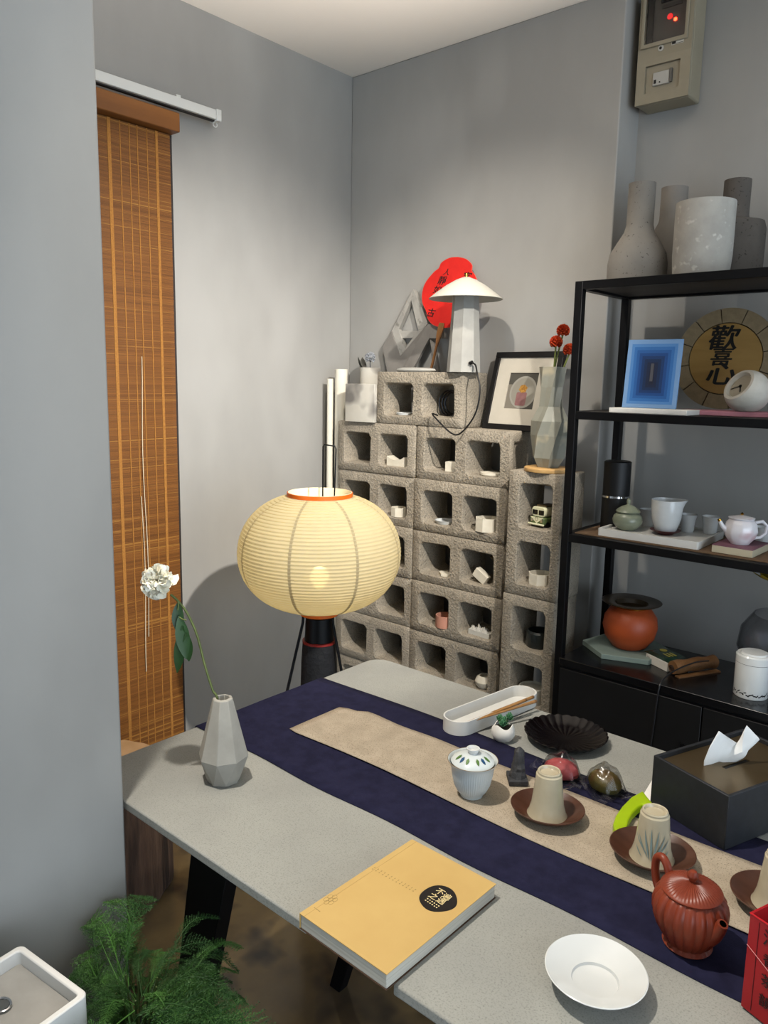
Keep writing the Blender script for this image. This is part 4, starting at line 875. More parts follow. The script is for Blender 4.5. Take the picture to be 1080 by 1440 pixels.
base = Vector((p0.x, p0.y, TZ+.062))
dview = Vector((RGT.x, RGT.y, 0)).normalized(); fw2 = Vector((FWD.x, FWD.y, 0)).normalized()
def pv(px, py, off=0.0):
    # point in the upright plane through the vase axis that faces the room, moved by off towards the wall
    nrm_ = fw2; q = base+fw2*off; d = ray(px, py); t = (q-CAM).dot(nrm_)/d.dot(nrm_); return CAM+d*t - base
stem = [Vector((0, 0, 0)), pv(306, 985)*1.0, pv(299, 970), pv(288, 935, .004), pv(277, 893, .008), pv(263, 862, .01), pv(250, 845, .01), pv(240, 836, .01)]
stg = pm('peony_stem', '4f5a2c', '5f6a36', scale=30, rough=.5)
MB().tube(smooth_pts(stem), [.0022]*43, 8).build('stem', stg, pe)
white_p = pm('peony_petal', 'e4dfcc', 'ece8d8', scale=30, rough=.7, sss=.15)
yel_p = pm('peony_heart', 'cfc391', 'd6cda0', scale=40, rough=.7)
hc = pv(222, 818, .0); rp = random.Random(21)
def ppetal(L_, W_, cup, ruff, seed):
    r = random.Random(seed); n_, m_ = 6, 6; vs = []
    for i in range(n_+1):
        u = i/n_; w_ = W_*(.25+.75*math.sin(PI*min(u*.62+.06, 1)))
        for j in range(m_+1):
            v = -1+2*j/m_; vs.append((L_*u + (.1*L_*math.cos(v*1.5) if i == n_ else 0), w_*v, cup*u*u + .25*cup*v*v + (ruff*math.sin(v*7+r.random()*6)*u*u)))
    fs = [(i*(m_+1)+j, (i+1)*(m_+1)+j, (i+1)*(m_+1)+j+1, i*(m_+1)+j+1) for i in range(n_) for j in range(m_)]
    return MB().add(vs, fs).mesh('petal', white_p, 60, False)
pmeshes = [ppetal(.020, .0085, .006, .0016, k) for k in range(4)] + [ppetal(.030, .013, .006, .0015, 9+k) for k in range(2)]
face = (CAM-(base+hc)).normalized(); axis = (face*.5 + Vector((-.75, -.25, .35))).normalized(); Qa = axis.to_track_quat('Z', 'Y')
def put(me, d, spin, c, s_=1.0, name='petal'):
    o = bpy.data.objects.new(name, me); col.objects.link(o); o.parent = pe
    q = d.to_track_quat('X', 'Z'); o.rotation_mode = 'QUATERNION'; o.rotation_quaternion = q @ Euler((spin, 0, 0)).to_quaternion(); o.location = c; o.scale = (s_, s_, s_); return o
for k in range(110):
    t = math.acos(1-1.55*(k+.5)/110); f_ = k*2.39996
    d = Qa @ Vector((math.sin(t)*math.cos(f_), math.sin(t)*math.sin(f_), math.cos(t)))
    put(pmeshes[k % 4], (d+Vector((rp.uniform(-.35, .35), rp.uniform(-.35, .35), rp.uniform(-.35, .35)))).normalized(), rp.uniform(0, 6), hc+d*.010, rp.uniform(.75, 1.05))
for k in range(9):
    a = k*2*PI/9; d = (Qa @ Vector((math.cos(a), math.sin(a), -.35))).normalized(); d = (d+Vector((0, 0, -.5))).normalized()
    put(pmeshes[4 + k % 2], d, rp.uniform(-.5, .5), hc-axis*.004, rp.uniform(.85, 1.1), 'guard_petal')
puff(pe, hc+axis*.016, .008, yel_p, 8, 20, 'flower_heart')
MB().lathe([(0, -.006), (.006, -.004), (.007, .003), (0, .006)], 12, Matrix.Translation(hc-axis*.012)).build('calyx', pm('calyx_dark', '1d2416', rough=.6), pe)
leafm = pm('peony_leaf', '1d3a17', '28481f', scale=20, rough=.4)
def leaf(pa, pb, W_, tip=None):
    a, b = pa, pb; ax = (b-a); L_ = ax.length; o = petal_mb(L_, W_, -.006, n=8).build('leaf', leafm, pe, a, None, recalc=False)
    o.rotation_mode = 'QUATERNION'; x = ax.normalized(); z = (CAM-(base+a)).normalized(); y = z.cross(x).normalized(); z = x.cross(y)
    Mq = Matrix((x, y, z)).transposed(); o.rotation_quaternion = Mq.to_quaternion(); return o
leaf(pv(250, 848, .006), pv(250, 890, -.004), .0105); leaf(pv(252, 866), pv(262, 928, -.006), .0125); leaf(pv(257, 880), pv(249, 948, -.002), .0105); leaf(pv(262, 890), pv(266, 932, .004), .009)
MB().tube([pv(262, 872), pv(257, 871), pv(252, 868)], .0012, 6).build('leaf_stalk', stg, pe); MB().tube([pv(250, 845), pv(251, 852), pv(250, 858)], .0012, 6).build('leaf_stalk', stg, pe)

# book
bt = [onZ(x, y, TZ+.0225) for x, y in ((422, 1283), (580, 1180), (697, 1243), (543, 1372))]
bc = sum(bt, Vector())/4; ux = ((bt[1]-bt[0])+(bt[2]-bt[3])).normalized(); bw = ((bt[1]-bt[0]).length+(bt[2]-bt[3]).length)/2; bh = ((bt[3]-bt[0]).length+(bt[2]-bt[1]).length)/2
ang = math.atan2(ux.y, ux.x)
bk = thing('book', 'thick pale yellow paperback book overhanging the table edge', 'book', (bc.x, bc.y, TZ), rotz=ang)
cover = pm('yellow_cover', 'b39358', 'b99a5e', scale=10, rough=.6)
pages = pm('book_pages', 'b8b4a8', 'a09c92', scale=5, rough=.9, stretch=(1, 1, 90))
hw_, hh_ = bw/2, bh/2
MB().box((-hw_, -hh_, 0), (hw_, hh_, .0012)).build('back_cover', pm('brown_back', '4a3526', rough=.6), bk)
MB().box((-hw_+.001, -hh_+.001, .0013), (hw_-.0015, hh_-.0015, .0213)).build('page_block', pages, bk, bevel=.001)
fc = MB().box((-hw_, -hh_, .0214), (hw_, hh_, .0225)).build('front_cover', cover, bk)
MB().box((-hw_, hh_-.0012, .0012), (hw_, hh_, .0214)).build('spine', cover, bk)
MB().box((-hw_, hh_-.0095, .02245), (hw_, hh_-.0088, .0227)).build('hinge_crease', pm('cover_crease', 'ad9058', rough=.6), bk)
def cov_pt(px, py):
    q = onZ(px, py, TZ+.0226)-Vector((bc.x, bc.y, TZ)); c_, s_ = math.cos(-ang), math.sin(-ang); return (q.x*c_-q.y*s_, q.x*s_+q.y*c_)
ec = cov_pt(616.5, 1263.5)
blob = [(ec[0]+.0275*math.cos(2*PI*k/36)*(1+.06*math.sin(2*2*PI*k/36+.6)), ec[1]+.0265*math.sin(2*PI*k/36)*(1+.05*math.sin(3*2*PI*k/36))) for k in range(36)]
MB().prism(blob, .02252, .0227).build('seal_print', pm('seal_black', '1a1614', rough=.3), fc)
gold = pm('seal_cream', 'd9c590', rough=.5)
bxd = Vector(cov_pt(640, 1275))-Vector(cov_pt(600, 1252)) if False else None
# reading direction of the cover print: text runs from the fore edge so that its top faces the spine end at the right
tx, ty = (Vector((*cov_pt(627, 1271), 0))-Vector((*cov_pt(604, 1258), 0))).normalized(), None
tu = Vector((-tx.y, tx.x, 0))
for ch_, px, py in (('不', 618.5, 1254.5), ('之', 609, 1261), ('遍', 628, 1261.5), ('遇', 620, 1267.5)):
    q = cov_pt(px, py); text(ch_, .0135, 'print_character', gold, fc, frame((q[0], q[1], .0228), tx, tu), .0001)
for k in range(6):
    for r_ in range(2):
        px = 601.5+k*3.1-r_*3.0; py = 1264+k*2.05+r_*2.2; q = cov_pt(px, py)
        MB().lathe([(0, .0001), (.0011, .0001), (.0011, 0)], 8, Matrix.Translation((q[0], q[1], .0228))).build('print_dot', gold, fc)
fine = pm('fine_print', '8a7444', rough=.6)
for k in range(13):
    u = k/12; px = 524+57*u; py = 1222+31*u; q = cov_pt(px, py)
    MB().box((q[0]-.0009, q[1]-.0009, .02252), (q[0]+.0009, q[1]+.0009, .02262)).build('print_mark', fine, fc)
    q = cov_pt(px+3, py-2.2)
    MB().box((q[0]-.0014, q[1]-.0006, .02252), (q[0]+.0014, q[1]+.0006, .02262)).build('print_mark', fine, fc)
q0 = cov_pt(465, 1265)
for k in range(7):
    a = k*2*PI/6; cxq, cyq = (q0[0]+.0075*math.cos(a), q0[1]+.0055*math.sin(a)) if k < 6 else q0
    MB().tube([(cxq+.0042*math.cos(t*PI/8), cyq+.0032*math.sin(t*PI/8), .0226) for t in range(16)], .00022, 4, closed=True).build('emblem_ring', fine, fc)
q = cov_pt(446, 1279); MB().box((q[0]-.0005, q[1]-.006, .02252), (q[0]+.0005, q[1]+.006, .02262)).build('print_line', fine, fc)

# white plate
pp = T(836, 1391)
tag(MB().lathe([(0, .006), (.022, .006), (.0245, .0065), (.026, .0085), (.034, .0115), (.052, .020), (.0605, .0262), (.0612, .0275), (.0600, .0280), (.050, .0228), (.033, .0140), (.0262, .0112), (.0245, .0092), (0, .0085)][:8]+[(.0600, .0282), (.050, .0232), (.036, .0162), (.0305, .0142), (.0285, .0136), (.0272, .0104), (.0255, .0096), (0, .0094)], 72).build('white_plate', porcelain, None, (pp.x, pp.y, TZ-.0)), 'white glazed saucer plate lying at the front of the table', 'plate')
MB_foot = MB().lathe([(.024, .0), (.025, .0065), (.022, .0065), (.022, .0)], 48, closed=True)
pl_o = bpy.data.objects[[o.name for o in col.objects if o.name.startswith('white_plate')][-1]]
MB_foot.build('foot_ring', porcelain, pl_o)

# gaiwan
g0 = T(663, 1117, ZBG)
gw = thing('gaiwan', 'white lidded ribbed tea bowl with painted leaves on its lid', 'tea bowl', (g0.x, g0.y, ZBG))
rb = pm('bluish_porcelain', 'b9c0c0', 'c3c9c8', scale=20, rough=.2, coat=.3)
def rib(t, r, z, k): return (r*(1+(.012*math.cos(56*t) if 2 <= k <= 6 else 0)), z, t)
MB().lathe([(0, 0), (.020, 0), (.0205, .004), (.026, .010), (.032, .022), (.0355, .038), (.0375, .052), (.0405, .060), (.0445, .066), (.0438, .067), (.039, .061), (.0355, .05), (.03, .02), (.018, .008), (0, .008)], 168, fn=rib).build('bowl', rb, gw)
MB().tube([(.0442*math.cos(t*PI/36), .0442*math.sin(t*PI/36), .0667) for t in range(72)], .0006, 5, closed=True).build('brown_rim', pm('rim_brown', '7d6a50', rough=.4), gw)
ld = MB().lathe([(.0378, .0625), (.0385, .064), (.034, .0695), (.025, .0745), (.015, .0775), (.011, .0785), (0, .079)], 64).build('lid', rb, gw)
MB().lathe([(.0085, .0785), (.0085, .081), (.0115, .086), (.0115, .088), (.0095, .088), (.0068, .0825), (0, .0825)], 40).build('knob', porcelain, ld)
lg, lb2 = pm('leaf_green', '4a6a30', rough=.4), pm('leaf_blue', '1f4468', rough=.4)
for k, a in enumerate((205, 228, 251, 289, 312, 335)):
    a = math.radians(a)+.58; rr_ = .0275; zz = .0737
    Ml = Matrix.Translation((rr_*math.cos(a), rr_*math.sin(a), zz)) @ Matrix.Rotation(a, 4, 'Z') @ Matrix.Rotation(math.radians(30), 4, 'Y')
    pl_ = [(-.0075, 0), (-.003, .0028), (.003, .002), (.0065, 0), (.003, -.002), (-.003, -.0028)]
    MB().prism(pl_, 0, .0008, Ml).build('painted_leaf', lb2 if k in (1, 4) else lg, ld)
# cups upside down on saucers
brown = pm('brown_lacquer', '40261a', '4b2e21', scale=14, rough=.35, stretch=(1, 5, 1))
cream = pm('cream_glaze', 'a69c84', 'b0a68e', scale=16, rough=.22, coat=.3)
cupi = [(0, .0738), (.0145, .0738), (.0160, .0775), (.0183, .0782), (.0195, .0765), (.0195, .0738), (.0215, .0715), (.0235, .050), (.027, .020), (.0305, .006), (.0335, .0), (.0305, .0), (.028, .006), (.024, .03), (.02, .065), (0, .068)]
sauc = [(0, 0), (.030, 0), (.033, .002), (.050, .011), (.0585, .0185), (.0590, .0200), (.0575, .0205), (.048, .0135), (.034, .0055), (0, .0048)]
for i, (x, y, r, lab) in enumerate(((769, 1148, 1.0, 'nearest the lidded bowl'), (916, 1209, 1.03, 'behind the red clay teapot'), (1092, 1277, 1.0, 'at the right edge beside the red box'))):
    q = T(x, y, ZBG)
    tag(MB().lathe(sauc, 56, fn=lambda t, r_, z, k: (r_*(1+.05*math.cos(2*t)), z, t)).build('brown_saucer', brown, None, (q.x, q.y, ZBG), (0, 0, .3), ), 'oval brown wooden saucer ' + lab, 'saucer', 'brown saucers on the beige runner').scale = (r, r, 1)
    cu = thing('upturned_cup', 'cream glazed tea cup turned upside down ' + lab, 'cup', (q.x, q.y, ZBG+.0057), group='upturned cups on saucers')
    MB().lathe(cupi, 56).build('body', cream, cu)
    if i == 1:
        bl_ = pm('blue_brushwork', '6f7f7c', rough=.3)
        fa = math.atan2(CAM.y-q.y, CAM.x-q.x)
        for k, (da, z0, L_, sl_) in enumerate(((-.18, .014, .030, -.75), (-.12, .012, .042, -.42), (-.03, .010, .048, -.08), (.06, .012, .044, .30), (.14, .014, .034, .62), (.22, .018, .024, .85), (-.26, .02, .022, -.9), (-.5, .012, .014, -.5), (.48, .012, .014, .5))):
            vs = []
            for j in range(7):
                u = j/6; z_ = z0+L_*u; a_ = fa+da+sl_*u; rad = .0308-.0070*(z_-.006)/.044+.0004 if z_ < .05 else .0239-.002*(z_-.05)/.02+.0004; w_ = .055*math.sin(PI*u*.94+.1)
                vs += [(rad*math.cos(a_-w_), rad*math.sin(a_-w_), z_), (rad*math.cos(a_+w_), rad*math.sin(a_+w_), z_)]
            MB().add(vs, [(2*j, 2*j+1, 2*j+3, 2*j+2) for j in range(6)]).build('brush_stroke', bl_, cu)
# red clay teapot
tq = T(966, 1326, ZN)
hv = onZ(1006, 1296, TZ+.07)-onZ(934, 1245, TZ+.09); ta = math.atan2(hv.y, hv.x)-.5
tp = thing('clay_teapot', 'fluted red clay teapot with round knob on the navy runner', 'teapot', (tq.x, tq.y, ZN), rotz=ta)
clay = pm('red_zisha_clay', '6c2a16', '78321d', scale=20, rough=.4, bump=.03, bscale=300)
def flute(t, r, z, k):
    if 3 <= k <= 10:
        w_ = 1-.07*(1-abs(math.sin(10*t)))**1.2; return (r*w_, z, t)
    return (r, z, t)
MB().lathe([(0, 0), (.030, 0), (.0315, .002), (.028, .006), (.034, .014), (.042, .028), (.0475, .044), (.0480, .056), (.0455, .066), (.0405, .073), (.037, .076), (.035, .077), (0, .077)], 132, fn=flute).build('body', clay, tp)
MB().lathe([(.0378, .0772), (.0388, .0785), (.0378, .0805), (.027, .0865), (.012, .0895), (.004, .0902), (0, .0902)], 96, fn=lambda t, r, z, k: (r, z - (.0009*abs(math.sin(24*t)) if 2 <= k <= 4 else 0), t)).build('lid', clay, tp)
MB().lathe([(.004, .0895), (.0042, .092), (.0070, .096), (.0072, .0995), (.0045, .104), (0, .1055)], 24).build('knob', clay, tp)
MB().tube(smooth_pts([(.034, 0, .038), (.042, 0, .046), (.0485, 0, .056), (.053, 0, .066)], 4), [.014, .0135, .013, .012, .011, .010, .0095, .009, .0085, .008, .0075, .007, .0068], 16).build('spout', clay, tp)
MB().lathe([(0, 0), (.0042, 0), (.0042, .0006), (0, .0006)], 16, Matrix.Translation((.0531, 0, .0662)) @ Matrix.Rotation(math.radians(25), 4, 'Y')).build('spout_hole', pm('hole_black', '020202', rough=1, spec=0), tp)
MB().tube(smooth_pts([(-.036, 0, .066), (-.044, 0, .082), (-.054, 0, .090), (-.064, 0, .083), (-.066, 0, .066), (-.060, 0, .046), (-.046, 0, .036)], 5), .0056, 12).build('handle', clay, tp)
# red box
r0 = T(1042, 1414, ZN); r1 = T(1076, 1441, ZN); ra = math.atan2(r1.y-r0.y, r1.x-r0.x)
rx = thing('red_tea_box', 'red paper box with black brush characters at the right edge', 'box', (r0.x, r0.y, ZN), rotz=ra)
redm = pm('red_paper', '8a1016', '96141a', scale=16, rough=.45)
BW, BDp, BHt = .115, .075, .122
mb = MB(); shell(mb, [(0, 0), (BW, 0), (BW, BDp), (0, BDp)], [(.002, .002), (BW-.002, .002), (BW-.002, BDp-.002), (.002, BDp-.002)], 0, .1, BHt); mb.build('carton', redm, rx)
MB().tube([(0, 0, BHt), (BW, 0, BHt), (BW, BDp, BHt), (0, BDp, BHt)], .0012, 6, closed=True).build('folded_edge', pm('bright_red', 'b3161d', rough=.4), rx)
for z_, x0 in ((.004, 0), ): pass
for z_ in (.02,): MB().tube([(0, -.0008, .082), (.04, -.0008, .062), (BW, -.0008, .03)], .0005, 6).build('thread', pm('pink_thread', 'c87a78', rough=.6), rx)
for x_ in (.012, .045, .078): MB().box((x_, -.0006, .004), (x_+.0006, .0, .118)).build('ruled_line', pm('dark_red_line', '4a0a0d', rough=.6), rx)
i = 0
for x_, s in ((.029, '清香茶韻'), (.062, '山水之間'), (.095, '一葉知味')):
    for k, ch_ in enumerate(s):
        text(ch_, .017 if k else .022, 'brush_character', pm('box_ink', '2a0c0d', rough=.6), rx, frame((x_, -.0009, .104-.026*k), (1, 0, 0), (0, 0, 1)), .0002)
# tissue box
ta0, tb0 = T(1018, 1199, TZ), T(916, 1135, TZ)
ta_ = math.atan2(ta0.y-tb0.y, ta0.x-tb0.x); Wt = .152
tb = thing('tissue_box', 'black leatherette tissue box with a bronze top plate', 'tissue box', (ta0.x, ta0.y, ZN), rotz=ta_)
blk_l = pm('black_leatherette', '1b1d20', '202226', scale=60, rough=.55, bump=.15, bscale=500, bdist=.001)
Lt, Ht = .235, .0925
mb = MB(); shell(mb, [(-Wt, 0), (0, 0), (0, Lt), (-Wt, Lt)], [(-Wt+.006, .006), (-.006, .006), (-.006, Lt-.006), (-Wt+.006, Lt-.006)], 0, Ht-.010, Ht); mb.build('box_body', blk_l, tb, bevel=.0012)
pcx, pcy = -Wt/2, Lt/2
mb = MB(); o_ = [(-Wt+.0065, .0065), (-.0065, .0065), (-.0065, Lt-.0065), (-Wt+.0065, Lt-.0065)]
slot = [(pcx+.006*math.cos(math.radians(45+90*k)+PI), pcy+.045*math.sin(math.radians(45+90*k)+PI)) for k in range(4)]
mb.rings([[(x, y, Ht-.0096) for x, y in o_], [(x, y, Ht-.0080) for x, y in o_], [(x, y, Ht-.0080) for x, y in slot], [(x, y, Ht-.0096) for x, y in slot]], False, loop=True)
mb.build('bronze_plate', pm('bronze_plate', '6d5c40', '74634a', scale=3, rough=.3, metal=.8), tb)
MB().box((pcx-.02, pcy-.05, Ht-.0099), (pcx+.02, pcy+.05, Ht-.0097)).build('dark_inside', ink, tb)
ts = thing('tissue', 'white folded tissue rising out of the bronze plate', 'tissue', (0, 0, 0))
tis = pm('tissue_paper', 'd9d9d6', 'e2e2df', scale=10, rough=.95)
def tw(px, py, f): 
    # upright plane through the slot
    Mt = tb.matrix_basis; c_ = Mt @ Vector((pcx, pcy, Ht-.009)); n_ = Vector((fw2.x, fw2.y, 0)); q = c_+n_*f; d = ray(px, py); return CAM+d*((q-CAM).dot(n_)/d.dot(n_))
rowsT = [[(989, 1086, -.006), (996, 1089, 0), (1005, 1086, .004), (1022, 1078, .010), (1045, 1066, .004), (1048, 1064, 0)],
         [(990, 1070, -.010), (999, 1073, -.004), (1010, 1074, .008), (1026, 1064, .002), (1044, 1057, -.006), (1052, 1055, 0)],
         [(998, 1050, -.014), (1008, 1050, -.010), (1018, 1050, .002), (1030, 1050, .006), (1044, 1046, -.004), (1062, 1046, 0)],
         [(1010, 1029, -.012), (1014, 1031, -.012), (1023, 1037, -.002), (1037, 1046, .004), (1046, 1030, -.004), (1068, 1040, .002)],
         [(1011, 1028, -.012), (1015, 1031, -.011), (1024, 1037, -.002), (1038, 1046, .004), (1050, 1020, -.002), (1066, 1037, .002)]]
vs = []; nr = 21
for a in range(nr):
    fa = a/(nr-1)*(len(rowsT)-1); i0 = min(int(fa), len(rowsT)-2); u = fa-i0
    for b_ in range(nr):
        fb = b_/(nr-1)*5; j0 = min(int(fb), 4); w_ = fb-j0
        def g(i_, j_): return Vector(rowsT[i_][j_])
        q = (g(i0, j0)*(1-u)+g(i0+1, j0)*u)*(1-w_)+(g(i0, j0+1)*(1-u)+g(i0+1, j0+1)*u)*w_
        vs.append(tw(q.x, q.y, q.z))
bpy.context.view_layer.update()
ts.location = vs[0]; vs = [v-vs[0] for v in vs]
o = MB().add(vs, [(a*nr+b_, (a+1)*nr+b_, (a+1)*nr+b_+1, a*nr+b_+1) for a in range(nr-1) for b_ in range(nr-1)]).build('tissue_sheet', tis, ts, recalc=False)
sm = o.modifiers.new('solid', 'SOLIDIFY'); sm.thickness = .0006
# white oblong tray with bamboo sticks
a_, b_ = T(645, 1027), T(733, 991)
tv_ = b_-a_; tl = tv_.length+.066
wt = thing('oblong_tray', 'white oblong ceramic tray with rounded ends at the back of the table', 'tray', ((a_.x+b_.x)/2, (a_.y+b_.y)/2, ZN), rotz=math.atan2(tv_.y, tv_.x))
mb = MB(); shell(mb, rounded(-tl/2, -.0335, tl/2, .0335, .033, 10), rounded(-tl/2+.003, -.0305, tl/2-.003, .0305, .030, 10), 0, .004, .030); mb.build('tray_body', pm('tray_white', 'c7c5c0', 'cecdc8', scale=16, rough=.5), wt)
for i, (xa, ya, xb, yb, lab) in enumerate(((655, 1016, 750, 980, 'upper bamboo tea stick resting across the white tray'), (662, 1016, 740, 984, 'middle bamboo tea stick resting across the white tray'), (668, 1013, 754, 986, 'lower bamboo tea stick resting across the white tray'))):
    A3 = onZ(xa, ya, ZN+.0235+.001*i); B3 = onZ(xb, yb, ZN+.036+.0015*i); d = B3-A3
    stk = thing('bamboo_stick', lab, 'stick', A3, group='bamboo sticks in the white tray')
    MB().tube([(0, 0, 0), tuple(d*.5), tuple(d*.97)], [.0014, .0026, .0036], 8).build('shaft', pm('bamboo_stick', '8a6233', '9a7040', scale=20, rough=.5), stk)
    MB().tube([tuple(d*.97), tuple(d)], .0037, 8).build('tip', pm('stick_end', '6a4a26', rough=.5), stk)
# succulent
s0 = T(707, 1041)
sp_ = thing('egg_pot', 'tiny white eggshell pot holding a succulent', 'pot', (s0.x, s0.y, TZ))
MB().lathe([(0, 0), (.013, 0), (.019, .005), (.0245, .015), (.0235, .026), (.0195, .034), (.0180, .034), (.0215, .026), (.022, .015), (.012, .006), (0, .006)], 32, fn=lambda t, r, z, k: (r, z+(.0035*math.sin(3*t+.5) if k in (5, 6) else 0), t)).build('shell', plaster_white, sp_)
MB().lathe([(0, .030), (.0205, .027)], 20).build('soil', pm('soil', '2e2a22', rough=.9), sp_)
su = thing('succulent', 'small green succulent rosettes growing in the egg pot', 'plant', (s0.x, s0.y, TZ+.031))
sg = pm('succulent_green', '2f5a3a', '487a52', scale=60, rough=.5)
for k, (cx_, cy_2, cz_, s_) in enumerate(((0, 0, .004, 1.0), (.010, .006, .016, .8), (-.009, .0, .008, .8), (.002, -.009, .004, .7))):
    for q in range(14):
        a = q*2.4; el = .25+.08*q
        me_l = petal_mb(.013*s_, .0042*s_, .003)
        o = me_l.build('succulent_leaf', sg, su, (cx_, cy_2, cz_+.0004*q), (0, -el, a), recalc=False); o.modifiers.new('s', 'SOLIDIFY').thickness = .0012
# carved dark stone
c0 = T(727, 1098, ZBG)
cs = thing('carved_stone', 'small dark grey carved stone peak on a foot beside the lidded bowl', 'ornament', (c0.x, c0.y, ZBG), rotz=math.radians(40))
dk = pm('dark_carved_stone', '2c2d30', '3a3b3e', scale=60, rough=.6, bump=.6, bscale=120, bdist=.004)
MB().box((-.0175, -.020, 0), (.0175, .020, .010)).build('foot', dk, cs, bevel=.0015)
rr = []; rq = random.Random(4)
for k in range(10):
    u = k/9; w1, w2 = .0155*(1-.5*u)*(1 if k < 9 else .35), .015*(1-.5*u)*(1 if k < 9 else .4)
    rr.append([(w1*math.cos(t*PI/5)*(1+rq.uniform(-.12, .12))+.004*u, w2*math.sin(t*PI/5)*(1+rq.uniform(-.12, .12))+.012*u, .010+.050*u) for t in range(10)])
MB().rings(rr).build('peak', dk, cs, sharp=20)
# fluted black plate
f0 = T(795, 1042)
def scal(t, r, z, k): return (r*(1+.016*abs(math.cos(14*t))*(r/.084)**2), z+.0022*abs(math.cos(14*t))*(r/.084)**2, t)
tag(MB().lathe([(0, 0), (.05, 0), (.053, .002), (.070, .008), (.082, .017), (.084, .019), (.081, .0195), (.068, .0105), (.052, .0045), (0, .0038)], 168, fn=scal).build('fluted_plate', pm('dark_lacquer', '060304', '0a0505', scale=10, rough=.22, spec=.3), None, (f0.x, f0.y, TZ)), 'black fluted lacquer plate at the back of the table', 'plate')
# wrapped pastries
plastic = bpy.data.materials.new('clear_plastic'); plastic.use_nodes = True; nt = plastic.node_tree; N = nt.nodes; L = nt.links; N.remove(N['Principled BSDF'])
tr = N.new('ShaderNodeBsdfTransparent'); tr.inputs[0].default_value = (.93, .93, .93, 1); gs = N.new('ShaderNodeBsdfGlossy'); gs.inputs['Roughness'].default_value = .22; mx = N.new('ShaderNodeMixShader'); lw = N.new('ShaderNodeLayerWeight'); lw.inputs[0].default_value = .35
mr = N.new('ShaderNodeMath'); mr.operation = 'MULTIPLY'; mr.inputs[1].default_value = .6; L.new(lw.outputs['Fresnel'], mr.inputs[0])
L.new(mr.outputs[0], mx.inputs[0]); L.new(tr.outputs[0], mx.inputs[1]); L.new(gs.outputs[0], mx.inputs[2]); L.new(mx.outputs[0], N['Material Output'].inputs[0]); MATS['clear_plastic'] = plastic
def pastry(name, label, px, py, size, mat, zb, fl, rz):
    q = onZ(px, py, zb)
    t_ = thing(name, label, 'pastry', (q.x, q.y, zb), rotz=rz)
    MB().lathe([(0, 0), (.6, .02), (.92, .18), (1, .42), (.88, .7), (.6, .9), (.25, 1.0), (0, .98)], 40, Matrix.Diagonal((size[0], size[1], size[2], 1)), fn=lambda t, r, z, k: (r*(1-fl*abs(math.sin(5*t))), z, t)).build('cake', mat, t_)
    return q
qa = pastry('pink_pastry', 'pink sugared pastry in a clear bag', 789, 1092, (.034, .026, .033), pm('pink_sugar', '8f3a3c', 'a84c4c', scale=40, rough=.6, bump=.2, bscale=150, bdist=.002), ZN+.002, .08, math.radians(10))
qb = pastry('green_pastry', 'brown and green fruit shaped pastry in a clear bag', 850, 1110, (.033, .027, .034), pm('green_brown_sugar', '4a4a1a', '5a3a20', scale=9, rough=.45, c3='74722c', s3=12, lo3=.5, hi3=.7), ZN+.002, .04, math.radians(-20))
def bag(label, q, sx, sy, h, rz, seed, frx):
    r = random.Random(seed); n_, m_ = 26, 20; vs = []; fs = []
    t_ = thing('plastic_bag', label, 'plastic bag', (q.x, q.y, q.z), rotz=rz, group='clear plastic bags')
    ph = [r.uniform(0, 6) for _ in range(6)]
    for side in (0, 1):
        b0 = len(vs)
        for i in range(n_+1):
            for j in range(m_+1):
                u, v = -1+2*i/n_, -1+2*j/m_
                dome = max(0, 1-(u*1.5)**2-(v*1.25)**2); cr = .0022*(math.sin(u*11+v*5+ph[0])+math.sin(v*13-u*7+ph[1]))
                z_ = (h*dome**.5 + cr + .006 + .004*abs(u)**3) if side == 0 else -.0012+.0
                vs.append((u*sx*(1+.05*math.sin(v*4+ph[2])), v*sy*(1+.06*math.sin(u*5+ph[3])), max(z_, .0003) if side == 0 else -.0008))
        fs += [(b0+i*(m_+1)+j, b0+(i+1)*(m_+1)+j, b0+(i+1)*(m_+1)+j+1, b0+i*(m_+1)+j+1) for i in range(n_) for j in range(m_)]
    MB().add(vs[:(n_+1)*(m_+1)], fs[:n_*m_]).build('film', plastic, t_, recalc=False)
bag('crumpled clear bag around the pink pastry', qa, .054, .040, .040, math.radians(-15), 3, 0)
bag('crumpled clear bag around the green pastry', qb, .054, .040, .042, math.radians(-35), 5, 0)
# lime green peeler with white blade sheath
gp = [(866, 1172), (862, 1158), (866, 1146), (875, 1133), (888, 1120), (904, 1111), (908, 1117), (918, 1129), (916, 1135), (912, 1136), (904, 1130), (898, 1134), (890, 1142), (884, 1153), (882, 1163), (884, 1168), (880, 1171)]
gq = T(885, 1145, ZN+.016)
pe2 = thing('green_peeler', 'lime green curved plastic handle with a white card blade beside the tissue box', 'peeler', (gq.x, gq.y, ZBG))
pol = [(onZ(x, y, ZBG+.016)-gq) for x, y in gp]
MB().prism([(q.x, q.y) for q in pol], .0006, .016).build('handle', pm('lime_plastic', '8ea80c', '96b010', scale=20, rough=.4), pe2, bevel=.003, seg=3)
wp = [(902, 1122), (920, 1092), (926, 1100), (922, 1140), (906, 1136)]
MB().prism([((T(x, y, ZBG)-gq).x, (T(x, y, ZBG)-gq).y) for x, y in wp], -.0001, .0005).build('white_sheath', paper_white, pe2)

